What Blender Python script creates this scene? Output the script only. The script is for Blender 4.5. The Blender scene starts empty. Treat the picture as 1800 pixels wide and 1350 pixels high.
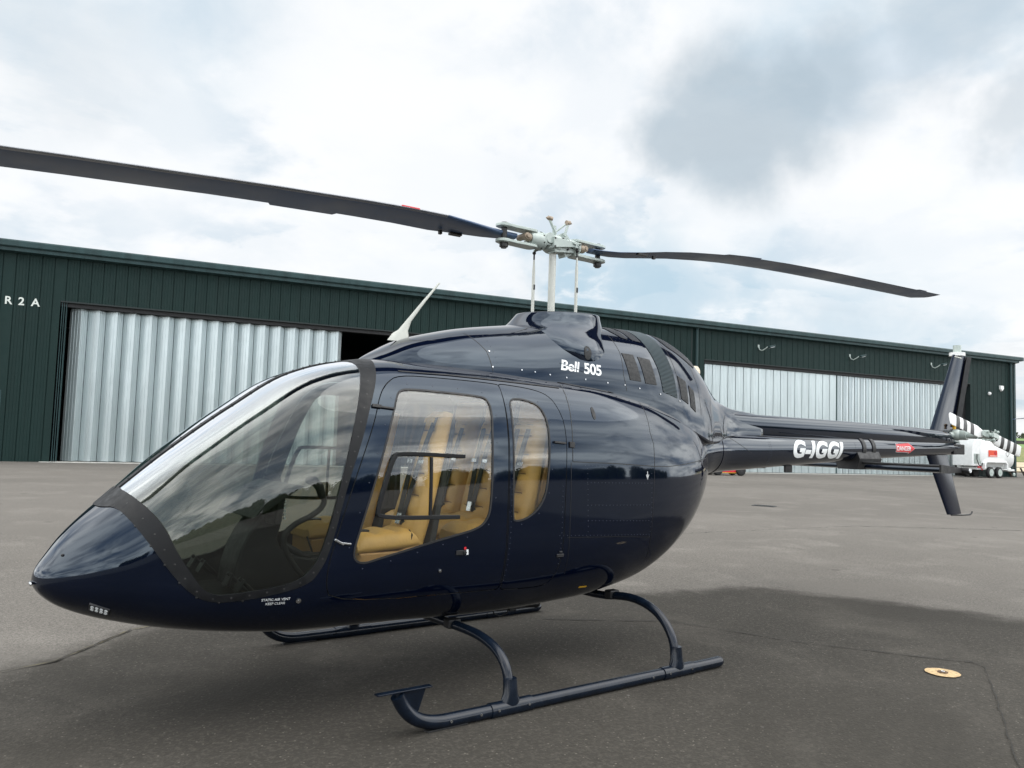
import bpy, bmesh, math, random
import numpy as np
from mathutils import Vector, Matrix
from mathutils.bvhtree import BVHTree
random.seed(7)
S = bpy.context.scene
COL = S.collection
R = math.radians

# ------------------------------------------------------------------ camera
CAM = np.array([-3.62, -4.86, 1.6])
HEAD, PITCH, ROLL = R(53.3), math.atan(98/1400*math.cos(.033)), .033
_right = np.array([math.sin(HEAD), -math.cos(HEAD), 0.]); _fwd = np.array([math.cos(HEAD), math.sin(HEAD), 0.])
_up = np.array([0, 0, 1.])
_f = _fwd*math.cos(PITCH)+_up*math.sin(PITCH); _u = _up*math.cos(PITCH)-_fwd*math.sin(PITCH)
_r2 = _right*math.cos(ROLL)+_u*math.sin(ROLL); _u2 = _u*math.cos(ROLL)-_right*math.sin(ROLL)
cd = bpy.data.cameras.new("camera"); cam = bpy.data.objects.new("camera", cd); COL.objects.link(cam)
cd.sensor_width = 36; cd.lens = 28.0; cd.clip_end = 6000; cd.clip_start = .05
cam.matrix_world = Matrix(((_r2[0], _u2[0], -_f[0], CAM[0]), (_r2[1], _u2[1], -_f[1], CAM[1]), (_r2[2], _u2[2], -_f[2], CAM[2]), (0, 0, 0, 1)))
S.camera = cam
def viewdir(px, py):
    d = _r2*(px-900)/1400+_u2*(675-py)/1400+_f
    return d/np.linalg.norm(d)

# ------------------------------------------------------------------ world
W = bpy.data.worlds.new("World"); S.world = W; W.use_nodes = True
SUN_EL, SUN_ROT = R(58), R(200)
def nd(nt, t, **k):
    n = nt.nodes.new(t)
    for a, b in k.items():
        if hasattr(n, a): setattr(n, a, b)
        else: n.inputs[a].default_value = b
    return n
def mth(nt, op, a, b=None, c=None, clamp=False):
    n = nt.nodes.new('ShaderNodeMath'); n.operation = op; n.use_clamp = clamp
    for i, v in enumerate((a, b, c)):
        if v is None: continue
        if isinstance(v, (int, float)): n.inputs[i].default_value = v
        else: nt.links.new(v, n.inputs[i])
    return n.outputs[0]
def mrange(nt, v, a, b, c=0., d=1., smooth=True):
    n = nt.nodes.new('ShaderNodeMapRange'); n.interpolation_type = 'SMOOTHSTEP' if smooth else 'LINEAR'
    nt.links.new(v, n.inputs[0])
    for i, x in enumerate((a, b, c, d)): n.inputs[i+1].default_value = x
    return n.outputs[0]
def mixc(nt, f, a, b, mode='MIX'):
    n = nt.nodes.new('ShaderNodeMix'); n.data_type = 'RGBA'; n.blend_type = mode
    for sock, v in ((n.inputs[0], f), (n.inputs[6], a), (n.inputs[7], b)):
        if isinstance(v, (int, float)): sock.default_value = v
        elif isinstance(v, tuple): sock.default_value = (*v, 1)
        else: nt.links.new(v, sock)
    return n.outputs[2]
def noise(nt, vec, scale, detail=6, rough=.55, dist=0.):
    n = nd(nt, 'ShaderNodeTexNoise'); n.inputs['Scale'].default_value = scale; n.inputs['Detail'].default_value = detail
    n.inputs['Roughness'].default_value = rough; n.inputs['Distortion'].default_value = dist
    if vec is not None: nt.links.new(vec, n.inputs['Vector'])
    return n.outputs['Fac']
nt = W.node_tree; nt.nodes.clear()
out = nd(nt, 'ShaderNodeOutputWorld'); bg1 = nd(nt, 'ShaderNodeBackground'); bg2 = nd(nt, 'ShaderNodeBackground')
sky = nd(nt, 'ShaderNodeTexSky', sky_type='NISHITA', sun_disc=False, sun_elevation=SUN_EL, sun_rotation=SUN_ROT)
nt.links.new(sky.outputs[0], bg1.inputs[0]); bg1.inputs[1].default_value = .10
tc = nd(nt, 'ShaderNodeTexCoord'); sp = nd(nt, 'ShaderNodeSeparateXYZ'); nt.links.new(tc.outputs['Generated'], sp.inputs[0])
zz = mth(nt, 'MAXIMUM', sp.outputs[2], 0.0); den = mth(nt, 'ADD', zz, .22)
cb = nd(nt, 'ShaderNodeCombineXYZ'); nt.links.new(mth(nt, 'DIVIDE', sp.outputs[0], den), cb.inputs[0]); nt.links.new(mth(nt, 'DIVIDE', sp.outputs[1], den), cb.inputs[1])
pv = cb.outputs[0]
n1 = noise(nt, pv, 1.1, 8, .56, .35); n2 = noise(nt, pv, 2.3, 8, .55, .25)
mp = nd(nt, 'ShaderNodeMapping'); mp.inputs['Location'].default_value = (7.3, 2.1, 4.4); nt.links.new(pv, mp.inputs[0])
n3 = noise(nt, mp.outputs[0], .8, 7, .56, .5); n4 = noise(nt, mp.outputs[0], 5.5, 5, .6, .3)
nw = noise(nt, tc.outputs['Generated'], 6, 5, .6)
def blob(px, py, rad, soft=.55, amp=.12):
    d = viewdir(px, py)
    vm = nd(nt, 'ShaderNodeVectorMath', operation='DISTANCE'); nt.links.new(tc.outputs['Generated'], vm.inputs[0]); vm.inputs[1].default_value = tuple(d)
    dd = mth(nt, 'ADD', vm.outputs['Value'], mth(nt, 'MULTIPLY', mth(nt, 'SUBTRACT', nw, .5), amp*2.4))
    return mrange(nt, dd, rad, rad*(1-soft), 0, 1)
def vmax(*a):
    r = a[0]
    for b in a[1:]: r = mth(nt, 'MAXIMUM', r, b)
    return r
# thin blue: where the cloud deck opens
blue = mth(nt, 'MULTIPLY', mrange(nt, n1, .44, .64), .55)
bluep = vmax(blob(1180, 500, .17, .8), blob(1000, 470, .10, .8), mth(nt, 'MULTIPLY', blob(1560, 570, .14, .8), .8), mth(nt, 'MULTIPLY', blob(1330, 540, .12, .8), .9), mth(nt, 'MULTIPLY', blob(330, 60, .2, .9), .35))
blue = mth(nt, 'MAXIMUM', blue, mth(nt, 'MULTIPLY', bluep, .95))
white = mixc(nt, mrange(nt, n2, .40, .58), (.70, .78, .85), (.97, .98, .99))
c0 = mixc(nt, blue, white, (.50, .66, .77))
# grey bellies
grey = mth(nt, 'MULTIPLY', mrange(nt, n3, .56, .74), .35)
edge = mth(nt, 'MULTIPLY', mrange(nt, noise(nt, pv, 1.5, 9, .58, .25), .485, .53), mth(nt, 'SUBTRACT', .62, mth(nt, 'MULTIPLY', bluep, .5)))
c0 = mixc(nt, edge, c0, (.97, .975, .98))
c1 = mixc(nt, grey, c0, mixc(nt, mrange(nt, n4, .3, .7), (.36, .43, .49), (.52, .59, .65)))
# bright tops
br = mth(nt, 'MULTIPLY', mrange(nt, n4, .50, .70), mrange(nt, n2, .5, .62))
c1 = mixc(nt, mth(nt, 'MULTIPLY', br, .7), c1, (.98, .99, 1.0))
wb = vmax(blob(1000, 180, .16, .8), blob(1530, 330, .12, .7), blob(750, 250, .22, .8), blob(620, 130, .2, .8), blob(1640, 350, .17, .7), blob(1250, 400, .10, .8), mth(nt, 'MULTIPLY', blob(200, 250, .2, .8), .8))
c2 = mixc(nt, mth(nt, 'MULTIPLY', wb, .75), c1, mixc(nt, n2, (.92, .945, .965), (1.0, 1.0, 1.0)))
dk = vmax(blob(1285, 215, .120, .55, .045), blob(1195, 245, .070, .6, .045), blob(1375, 190, .105, .65, .05), mth(nt, 'MULTIPLY', blob(1470, 140, .10, .8, .06), .8), mth(nt, 'MULTIPLY', blob(1650, 40, .13, .8), .6), mth(nt, 'MULTIPLY', blob(60, 90, .12, .9), .25), mth(nt, 'MULTIPLY', blob(1790, 190, .09, .8), .6))
c3 = mixc(nt, mth(nt, 'MULTIPLY', dk, .78), c2, mixc(nt, n4, (.36, .45, .52), (.47, .57, .64)))
# deck outside the view is brightened, with darker bellies, to strengthen reflections and light
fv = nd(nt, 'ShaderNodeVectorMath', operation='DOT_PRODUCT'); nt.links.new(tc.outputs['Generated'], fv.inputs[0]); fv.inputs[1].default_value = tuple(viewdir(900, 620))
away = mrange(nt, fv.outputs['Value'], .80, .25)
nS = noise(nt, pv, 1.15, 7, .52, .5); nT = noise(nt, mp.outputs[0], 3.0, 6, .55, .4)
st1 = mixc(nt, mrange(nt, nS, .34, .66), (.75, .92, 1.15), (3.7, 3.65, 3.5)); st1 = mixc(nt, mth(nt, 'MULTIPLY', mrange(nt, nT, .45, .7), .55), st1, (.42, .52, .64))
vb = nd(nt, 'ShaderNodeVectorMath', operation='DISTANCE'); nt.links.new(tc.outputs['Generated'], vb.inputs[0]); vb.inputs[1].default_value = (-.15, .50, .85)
refl_patch = mrange(nt, mth(nt, 'ADD', vb.outputs['Value'], mth(nt, 'MULTIPLY', mth(nt, 'SUBTRACT', nT, .5), .5)), .60, .20)  # bright sky patch added out of view to whiten the windshield reflection
st1 = mixc(nt, mth(nt, 'MULTIPLY', refl_patch, .8), st1, (3.9, 3.85, 3.7))
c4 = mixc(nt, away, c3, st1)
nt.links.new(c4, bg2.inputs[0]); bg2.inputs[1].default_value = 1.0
# cloud deck thins to a paler haze low down; nothing of the sky is emitted below the horizon
below = mrange(nt, sp.outputs[2], -.02, 0.0)
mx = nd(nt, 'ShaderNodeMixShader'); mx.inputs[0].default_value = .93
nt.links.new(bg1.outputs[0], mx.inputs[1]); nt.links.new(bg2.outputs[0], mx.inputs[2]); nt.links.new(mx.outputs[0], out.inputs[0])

# ------------------------------------------------------------------ sun
sd = bpy.data.lights.new("sun", 'SUN'); sd.energy = 1.2; sd.angle = R(62); sd.color = (1, .96, .9)
so = bpy.data.objects.new("sun", sd); COL.objects.link(so)
_sa = R(-35)   # azimuth of the sun in the XY plane
so.rotation_euler = Vector((-math.cos(SUN_EL)*math.cos(_sa), -math.cos(SUN_EL)*math.sin(_sa), -math.sin(SUN_EL))).to_track_quat('-Z', 'Y').to_euler()
sky.sun_rotation = math.pi/2-_sa
S.view_settings.view_transform = 'Standard'; S.view_settings.look = 'None'; S.view_settings.exposure = 0.12; S.view_settings.gamma = 1.0

# ------------------------------------------------------------------ materials
MATS = {}
def pmat(name, col, rough=.5, metal=0., coat=0., spec=.5, bump=0., bscale=40., var=0., vscale=3., spt=(1, 1, 1), **k):
    m = bpy.data.materials.new(name); m.use_nodes = True; t = m.node_tree; b = t.nodes['Principled BSDF']
    b.inputs['Base Color'].default_value = (*col, 1); b.inputs['Roughness'].default_value = rough; b.inputs['Metallic'].default_value = metal
    b.inputs['Coat Weight'].default_value = coat; b.inputs['Coat Roughness'].default_value = .02; b.inputs['Specular Tint'].default_value = (*spt, 1); b.inputs['Specular IOR Level'].default_value = spec
    o = nd(t, 'ShaderNodeTexCoord').outputs['Object']
    if var:
        n = noise(t, o, vscale, 6, .6)
        c = mixc(t, mrange(t, n, .3, .7), tuple(x*(1-var) for x in col), tuple(min(1, x*(1+var)) for x in col)); t.links.new(c, b.inputs['Base Color'])
        t.links.new(mrange(t, n, .3, .7, max(.02, rough*.8), min(1, rough*1.25)), b.inputs['Roughness'])
    if bump:
        bn = nd(t, 'ShaderNodeBump'); bn.inputs['Strength'].default_value = bump; bn.inputs['Distance'].default_value = .01
        t.links.new(noise(t, o, bscale, 3, .5), bn.inputs['Height']); t.links.new(bn.outputs[0], b.inputs['Normal'])
    for a, v in k.items(): b.inputs[a].default_value = v
    MATS[name] = m; return m
NAVY = pmat('navy_paint', (.0009, .0024, .0098), .055, coat=.25, bump=.010, bscale=7, var=.12, vscale=1.2, spt=(.60, .80, 1.0))
NAVYS = pmat('navy_satin_paint', (.0014, .0032, .0120), .13, spec=.30, coat=.0, var=.12, vscale=1.2, spt=(.62, .80, 1.0))
LINING = pmat('cabin_lining', (.022, .022, .022), .8, var=.15, vscale=8)
TRIM = pmat('satin_black_trim', (.0065, .0070, .0082), .48, spec=.28, bump=.03, bscale=200, var=.15, vscale=20)
BLACK = pmat('black_rubber', (.010, .010, .011), .55, var=.2, vscale=20)
GRILL = pmat('grille_black', (.008, .009, .010), .6, var=.2, vscale=60)
LEATHER = pmat('tan_leather', (.60, .35, .095), .5, bump=.25, bscale=70, var=.10, vscale=5)
LEATHERD = pmat('brown_leather_side', (.50, .28, .10), .5, bump=.25, bscale=70, var=.12, vscale=5)
BELT = pmat('seat_belt_webbing', (.012, .012, .012), .8, var=.2, vscale=50)
CHROME = pmat('steel', (.55, .56, .57), .25, 1.0, var=.1, vscale=30)
HUBG = pmat('pale_grey_enamel', (.40, .46, .43), .38, coat=.3, var=.07, vscale=14)
MASTW = pmat('off_white_enamel', (.54, .55, .50), .35, coat=.3, var=.06, vscale=10)
BRASS = pmat('brass', (.30, .24, .18), .5, .2, var=.25, vscale=40)
BOLT = pmat('dark_bolt', (.035, .035, .035), .4, .6, var=.2, vscale=50)
BLADE = pmat('rotor_blade_grey', (.065, .105, .185), .38, var=.18, vscale=2.2)
BLADEE = pmat('blade_leading_edge', (.30, .31, .33), .3, .6, var=.15, vscale=5)
WHITE = pmat('white_paint', (.78, .79, .78), .4, coat=.2, var=.04, vscale=6)
DECAL = pmat('white_decal', (.80, .82, .82), .4)
STRIPEB = pmat('black_stripe', (.012, .012, .012), .4, var=.2, vscale=20)
RED = pmat('red_paint', (.55, .02, .03), .4, var=.1)
REDCARPET = pmat('red_cloth', (.35, .008, .012), .8, var=.2, vscale=30)
YELLOW = pmat('yellow_plastic', (.75, .42, .02), .4)
PLASTIC = pmat('dark_grey_plastic', (.025, .025, .027), .5, var=.15, vscale=20)
CARPET = pmat('dark_cabin_floor', (.018, .018, .018), .9, var=.3, vscale=30)
SKIDP = pmat('navy_skid_paint', (.0045, .0085, .0165), .20, spec=.42, coat=.0, var=.25, vscale=14)
EXH = pmat('heat_stained_steel', (.62, .55, .44), .4, .35, var=.15, vscale=12)
LAMPG = pmat('lamp_glass', (.75, .78, .80), .12, var=.3, vscale=90)
def glass_mat(name, tint, k=1.0, base=0.):
    m = bpy.data.materials.new(name); m.use_nodes = True; t = m.node_tree; t.nodes.clear()
    o = nd(t, 'ShaderNodeOutputMaterial'); tr = nd(t, 'ShaderNodeBsdfTransparent'); tr.inputs[0].default_value = (*tint, 1)
    gl = nd(t, 'ShaderNodeBsdfGlossy'); gl.inputs['Roughness'].default_value = .0; gl.inputs[0].default_value = (.95, .97, 1, 1)
    fr = nd(t, 'ShaderNodeFresnel'); ge = nd(t, 'ShaderNodeNewGeometry')
    t.links.new(mrange(t, ge.outputs['Backfacing'], 0, 1, 1.55, 1/1.55, False), fr.inputs['IOR'])
    bn = nd(t, 'ShaderNodeBump'); bn.inputs['Strength'].default_value = .02; bn.inputs['Distance'].default_value = .01
    t.links.new(noise(t, nd(t, 'ShaderNodeTexCoord').outputs['Object'], 2.5, 2, .5), bn.inputs['Height'])
    t.links.new(bn.outputs[0], gl.inputs['Normal']); t.links.new(bn.outputs[0], fr.inputs['Normal'])
    mx = nd(t, 'ShaderNodeMixShader'); t.links.new(mth(t, 'MULTIPLY', mth(t, 'SUBTRACT', fr.outputs[0], base), k, clamp=True), mx.inputs[0])
    t.links.new(tr.outputs[0], mx.inputs[1]); t.links.new(gl.outputs[0], mx.inputs[2]); t.links.new(mx.outputs[0], o.inputs[0])
    return m
GLASS = glass_mat('acrylic_window', (.93, .94, .92), 1.15)
GLASSW = glass_mat('windshield_acrylic', (.62, .65, .62), 3.8, .034)

# ------------------------------------------------------------------ helpers
def tag(o, label=None, cat=None, group=None, kind=None):
    if label: o['label'] = label
    if cat: o['category'] = cat
    if group: o['group'] = group
    if kind: o['kind'] = kind
    return o
def empty(name, loc=(0, 0, 0), rz=0., parent=None):
    o = bpy.data.objects.new(name, None); COL.objects.link(o); o.location = loc; o.rotation_euler = (0, 0, rz); o.empty_display_size = .2
    if parent: o.parent = parent
    return o
def link(name, me, mats, parent=None):
    if not isinstance(mats, (list, tuple)): mats = [mats]
    if not len(me.materials):
        for m in mats: me.materials.append(m)
    o = bpy.data.objects.new(name, me); COL.objects.link(o)
    if parent: o.parent = parent
    return o
class MB:
    def __init__(s): s.v = []; s.f = []; s.mi = []; s.sm = []
    def add(s, vs, fs, mi=0, smooth=False):
        b = len(s.v); s.v += [tuple(map(float, v)) for v in vs]; s.f += [tuple(b+i for i in f) for f in fs]
        s.mi += [mi]*len(fs); s.sm += [smooth]*len(fs); return s
    def box(s, x0, x1, y0, y1, z0, z1, mi=0):
        vs = [(x, y, z) for x in (x0, x1) for y in (y0, y1) for z in (z0, z1)]
        return s.add(vs, [(0, 1, 3, 2), (4, 6, 7, 5), (0, 4, 5, 1), (2, 3, 7, 6), (0, 2, 6, 4), (1, 5, 7, 3)], mi)
    def obox(s, c, ax, ay, az, hx, hy, hz, mi=0):
        c, ax, ay, az = [np.array(q, float) for q in (c, ax, ay, az)]
        vs = [c+ax*hx*i+ay*hy*j+az*hz*k for i in (-1, 1) for j in (-1, 1) for k in (-1, 1)]
        return s.add(vs, [(0, 1, 3, 2), (4, 6, 7, 5), (0, 4, 5, 1), (2, 3, 7, 6), (0, 2, 6, 4), (1, 5, 7, 3)], mi)
    def loft(s, rings, cap=True, mi=0, smooth=True, closed=True):
        n = len(rings[0]); vs = [p for r in rings for p in r]; fs = []
        for i in range(len(rings)-1):
            for j in range(n if closed else n-1):
                k = (j+1) % n; fs.append((i*n+j, i*n+k, (i+1)*n+k, (i+1)*n+j))
        s.add(vs, fs, mi, smooth)
        if cap and closed:
            s.add(rings[0], [tuple(range(n))[::-1]], mi); s.add(rings[-1], [tuple(range(n))], mi)
        return s
    def tube(s, pts, r, n=12, mi=0, cap=True, sq=None):
        pts = [np.array(p, float) for p in pts]; rr = r if isinstance(r, (list, tuple)) else [r]*len(pts)
        rings = []; prev = None
        for i, p in enumerate(pts):
            t = pts[min(i+1, len(pts)-1)]-pts[max(i-1, 0)]; t /= np.linalg.norm(t)
            if prev is None:
                a = np.array([0, 0, 1.]) if abs(t[2]) < .9 else np.array([1., 0, 0])
                u = np.cross(t, a)
            else: u = prev-t*np.dot(prev, t)
            u /= np.linalg.norm(u); prev = u; w = np.cross(t, u)
            if sq:
                hu, hw = sq; b = .25
                cr = [(1, 1-b), (1-b, 1), (b-1, 1), (-1, 1-b), (-1, b-1), (b-1, -1), (1-b, -1), (1, b-1)]
                rings.append([p+u*hu*a+w*hw*c for a, c in cr])
            else: rings.append([p+u*math.cos(2*math.pi*k/n)*rr[i]+w*math.sin(2*math.pi*k/n)*rr[i] for k in range(n)])
        return s.loft(rings, cap, mi, smooth=not sq)
    def cyl(s, a, b, r, n=16, mi=0, r2=None): return s.tube([a, b], [r, r if r2 is None else r2], n, mi)
    def sphere(s, c, r, n=12, mi=0, sc=(1, 1, 1)):
        rings = []
        for i in range(1, n):
            t = math.pi*i/n
            rings.append([(c[0]+r*sc[0]*math.sin(t)*math.cos(2*math.pi*k/(n*2)), c[1]+r*sc[1]*math.sin(t)*math.sin(2*math.pi*k/(n*2)), c[2]-r*sc[2]*math.cos(t)) for k in range(n*2)])
        return s.loft(rings, True, mi)
    def prism(s, poly, y0, y1, mi=0, ax='y'):   # poly in (x,z), run along y
        n = len(poly)
        if ax == 'y': f = lambda p, t: (p[0], t, p[1])
        elif ax == 'z': f = lambda p, t: (p[0], p[1], t)
        else: f = lambda p, t: (t, p[0], p[1])
        return s.add([f(p, y0) for p in poly]+[f(p, y1) for p in poly],
                     [tuple(range(n)), tuple(range(2*n-1, n-1, -1))]+[(i, i+n, (i+1) % n+n, (i+1) % n) for i in range(n)], mi)
    def mesh(s, name):
        me = bpy.data.meshes.new(name); me.from_pydata(s.v, [], s.f)
        me.polygons.foreach_set('material_index', s.mi); me.polygons.foreach_set('use_smooth', s.sm)
        b = bmesh.new(); b.from_mesh(me); bmesh.ops.recalc_face_normals(b, faces=b.faces); b.to_mesh(me); b.free(); me.update(); return me
    def clusters(s):
        n = len(s.v); par = list(range(n))
        def fd(i):
            while par[i] != i: par[i] = par[par[i]]; i = par[i]
            return i
        for f in s.f:
            a = fd(f[0])
            for q in f[1:]: par[fd(q)] = a
        isl = {}
        for i in range(n): isl.setdefault(fd(i), []).append(i)
        if len(isl) < 2 or len(isl) > 300: return None
        V = np.array(s.v); K = list(isl.values()); lo = np.array([V[k].min(0) for k in K]); hi = np.array([V[k].max(0) for k in K]); sz = np.linalg.norm(hi-lo, axis=1)
        cl = list(range(len(K)))
        def fc(i):
            while cl[i] != i: cl[i] = cl[cl[i]]; i = cl[i]
            return i
        for i in range(len(K)):
            for j in range(i):
                g = np.linalg.norm(np.maximum(0, np.maximum(lo[i]-hi[j], lo[j]-hi[i])))
                if g < .4*max(sz[i], sz[j]): cl[fc(i)] = fc(j)
        gr = {}
        for i in range(len(K)): gr.setdefault(fc(i), []).extend(K[i])
        if len(gr) < 2: return None
        out = []
        for g in gr.values():
            g = set(g); m = MB(); mp = {}
            for k, f in enumerate(s.f):
                if f[0] in g:
                    for q in f:
                        if q not in mp: mp[q] = len(m.v); m.v.append(s.v[q])
                    m.f.append(tuple(mp[q] for q in f)); m.mi.append(s.mi[k]); m.sm.append(s.sm[k])
            out.append(m)
        return out
    def build(s, name, mats, parent=None, bevel=0., seg=2, whole=False):
        cl = None if (whole or parent is None) else s.clusters()
        if cl: return [m.build(name, mats, parent, bevel, seg, True) for m in cl][0]
        o = link(name, s.mesh(name), mats, parent)
        if bevel:
            m = o.modifiers.new('bevel', 'BEVEL'); m.width = bevel; m.segments = seg; m.limit_method = 'ANGLE'; m.angle_limit = R(35)
            m.harden_normals = True
            for p in o.data.polygons: p.use_smooth = True
        return o
def chaikin(p, n=2, closed=True):
    for _ in range(n):
        q = []; m = len(p)
        for i in range(m if closed else m-1):
            a, b = p[i], p[(i+1) % m]
            q += [tuple(u*.75+v*.25 for u, v in zip(a, b)), tuple(u*.25+v*.75 for u, v in zip(a, b))]
        p = q
    return p
def offpoly(p, d):   # outward for positive d
    n = len(p); A = sum(p[i][0]*p[(i+1) % n][1]-p[(i+1) % n][0]*p[i][1] for i in range(n)); sg = 1 if A > 0 else -1
    out = []
    for i in range(n):
        a, b, c = np.array(p[i-1]), np.array(p[i]), np.array(p[(i+1) % n])
        t1 = (b-a)/max(1e-9, np.linalg.norm(b-a)); t2 = (c-b)/max(1e-9, np.linalg.norm(c-b)); t = t1+t2; t /= max(1e-9, np.linalg.norm(t))
        out.append(tuple(b+np.array([t[1], -t[0]])*d*sg))
    return out

# ------------------------------------------------------------------ fuselage surface
def interp(tab, x):
    xs = np.array([t[0] for t in tab]); ys = np.array([t[1:] for t in tab], float); n = len(tab)
    h = np.diff(xs); d = np.diff(ys, axis=0)/h[:, None]; m = np.zeros_like(ys)
    for i in range(1, n-1):
        a, b = d[i-1], d[i]; w1 = 2*h[i]+h[i-1]; w2 = h[i]+2*h[i-1]
        with np.errstate(divide='ignore', invalid='ignore'): mm = (w1+w2)/(w1/a+w2/b)
        m[i] = np.where(a*b > 0, mm, 0)
    m[0] = d[0]; m[-1] = d[-1]
    i = min(max(int(np.searchsorted(xs, x))-1, 0), n-2); t = (x-xs[i])/h[i]
    return (2*t**3-3*t**2+1)*ys[i]+(t**3-2*t**2+t)*h[i]*m[i]+(-2*t**3+3*t**2)*ys[i+1]+(t**3-t**2)*h[i]*m[i+1]
X0 = -3.08
FT = [(-3.08,.79,.79,0,.79,2,2),
(-3.03,.70,.91,.13,.79,2,2),
(-2.97,.655,1.0,.20,.79,2,2.1),
(-2.72,.56,1.245,.41,.80,2.5,2.2),
(-2.43,.50,1.50,.56,.80,3.4,2.5),
(-2.12,.46,1.74,.645,.84,3.7,2.8),
(-1.78,.435,1.965,.70,.92,3.6,3),
(-1.50,.425,2.058,.725,1.0,3.4,3),
(-1.20,.42,2.10,.74,1.05,3.2,3),
(-.5,.40,2.11,.755,1.1,3.4,3),
(.3,.42,2.09,.75,1.12,3.4,2.8),
(.9,.49,2.04,.715,1.2,3.0,2.5),
(1.2,.575,2.00,.67,1.25,2.7,2.3),(1.5,.72,1.94,.585,1.32,2.4,2.1),(1.75,.91,1.88,.45,1.38,2.2,2),(1.9,1.08,1.84,.335,1.44,2.1,2),(2.0,1.23,1.80,.25,1.50,2,2),(2.1,1.36,1.765,.19,1.55,2,2),(2.4,1.40,1.75,.17,1.575,2,2)]
FTs = [((t[0]-X0)**.5,)+t[1:] for t in FT]
def sect(p, n=40):
    zb, zt, w, zw, ntp, nb = p; th = np.linspace(-np.pi/2, np.pi/2, 401); c = np.abs(np.cos(th)); s = np.sin(th)
    ex = np.where(s > 0, ntp, nb); y = w*c**(2/ex); z = zw+np.where(s > 0, zt-zw, zw-zb)*np.sign(s)*np.abs(s)**(2/ex)
    L = np.concatenate([[0], np.cumsum(np.hypot(np.diff(y), np.diff(z)))]); q = np.linspace(0, L[-1], n)
    return np.interp(q, L, y), np.interp(q, L, z)
def ring_full(x, y, z):   # half profile bottom->top  => closed ring
    a = [(x, -yy, zz_) for yy, zz_ in zip(y, z)]; b = [(x, yy, zz_) for yy, zz_ in zip(y[-2:0:-1], z[-2:0:-1])]
    a[0] = (x, 0, z[0]); a[-1] = (x, 0, z[-1]); return a+b
NS, NH = 120, 42
FR = []
for s_ in np.linspace(.03, FTs[-1][0], NS):
    y, z = sect(interp(FTs, s_), NH); FR.append(ring_full(X0+s_*s_, y, z))
FR = np.array(FR); NR = FR.shape[1]
def grid_normals(G, tipx=-1):
    v = G.reshape(-1, 3); N = np.zeros_like(v); n = G.shape[1]
    i = np.arange(G.shape[0]-1)[:, None]; j = np.arange(n)[None]; k = (j+1) % n
    a, b, c, d = i*n+j, i*n+k, (i+1)*n+k, (i+1)*n+j
    fn = np.cross(v[c]-v[a], v[d]-v[b])
    for q in (a, b, c, d): np.add.at(N, np.broadcast_to(q, fn.shape[:2]).ravel(), fn.reshape(-1, 3))
    N /= np.linalg.norm(N, axis=1)[:, None]+1e-12
    cc = v.mean(0)
    if ((v-cc)*N).sum() < 0: N = -N
    return N.reshape(G.shape)
FN = grid_normals(FR)
def shell(G, N, o, i=None, name='shell'):
    n = G.shape[1]; m = G.shape[0]
    def surf(off, b, flip):
        v = (G+N*off).reshape(-1, 3).tolist(); tip = [G[0, 0, 0]-.0012-off, 0, float(G[0, :, 2].mean())]; tail = (G[-1].mean(0)+np.array([off, 0, 0])).tolist()
        # keep rear cap flat: push last ring along x only
        f = []
        for a in range(m-1):
            for j in range(n):
                k = (j+1) % n; f.append((a*n+j, a*n+k, (a+1)*n+k, (a+1)*n+j))
        t = len(v); v.append(tip); v.append(tail)
        for j in range(n):
            k = (j+1) % n; f.append((t, k, j)); f.append((t+1, (m-1)*n+j, (m-1)*n+k))
        if flip: f = [q[::-1] for q in f]
        return v, [tuple(b+x for x in q) for q in f]
    v, f = surf(o, 0, False)
    me = bpy.data.meshes.new(name); 
    if i is not None:
        v2, f2 = surf(-i, len(v), True); v += v2; f += f2
    me.from_pydata(v, [], f); me.polygons.foreach_set('use_smooth', [True]*len(f)); me.update()
    return me
# orientation check
_me = shell(FR, FN, 0.)
_b = bmesh.new(); _b.from_mesh(_me); FLIP = _b.calc_volume(signed=True) < 0
if FLIP: bmesh.ops.reverse_faces(_b, faces=_b.faces)
_b.normal_update(); BV = BVHTree.FromBMesh(_b); _b.verts.ensure_lookup_table(); _b.faces.ensure_lookup_table()
BFACES = [([v.co.copy() for v in f.verts], [v.normal.copy() for v in f.verts]) for f in _b.faces]; _b.free()
def smooth_normal(p, tab=None, bv=None):
    loc, nn, idx, d = (bv or BV).find_nearest(p)
    cs, ns = (tab or BFACES)[idx]; w = [1/((loc-c).length_squared+1e-7) for c in cs]
    r = Vector((0, 0, 0))
    for a, b in zip(w, ns): r += b*a
    return r.normalized(), nn, loc
def boolean(me, cutter, op):
    a = bpy.data.objects.new('a', me); b = bpy.data.objects.new('b', cutter); COL.objects.link(a); COL.objects.link(b)
    m = a.modifiers.new('m', 'BOOLEAN'); m.operation = op; m.object = b; m.solver = 'EXACT'; m.use_self = False
    dg = bpy.context.evaluated_depsgraph_get(); dg.update(); r = bpy.data.meshes.new_from_object(a.evaluated_get(dg))
    bpy.data.objects.remove(a); bpy.data.objects.remove(b); return r
def fshell(o, i):
    me = shell(FR, FN, o, i)
    if FLIP:
        b = bmesh.new(); b.from_mesh(me); bmesh.ops.reverse_faces(b, faces=b.faces); b.to_mesh(b and me); b.free()
    return me
def pr(poly, side=0):
    m = MB(); y0, y1 = {0: (-1.2, 1.2), -1: (-1.2, -.03), 1: (.03, 1.2)}[side]
    m.prism(poly, y0, y1); return m.mesh('cut')
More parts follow.
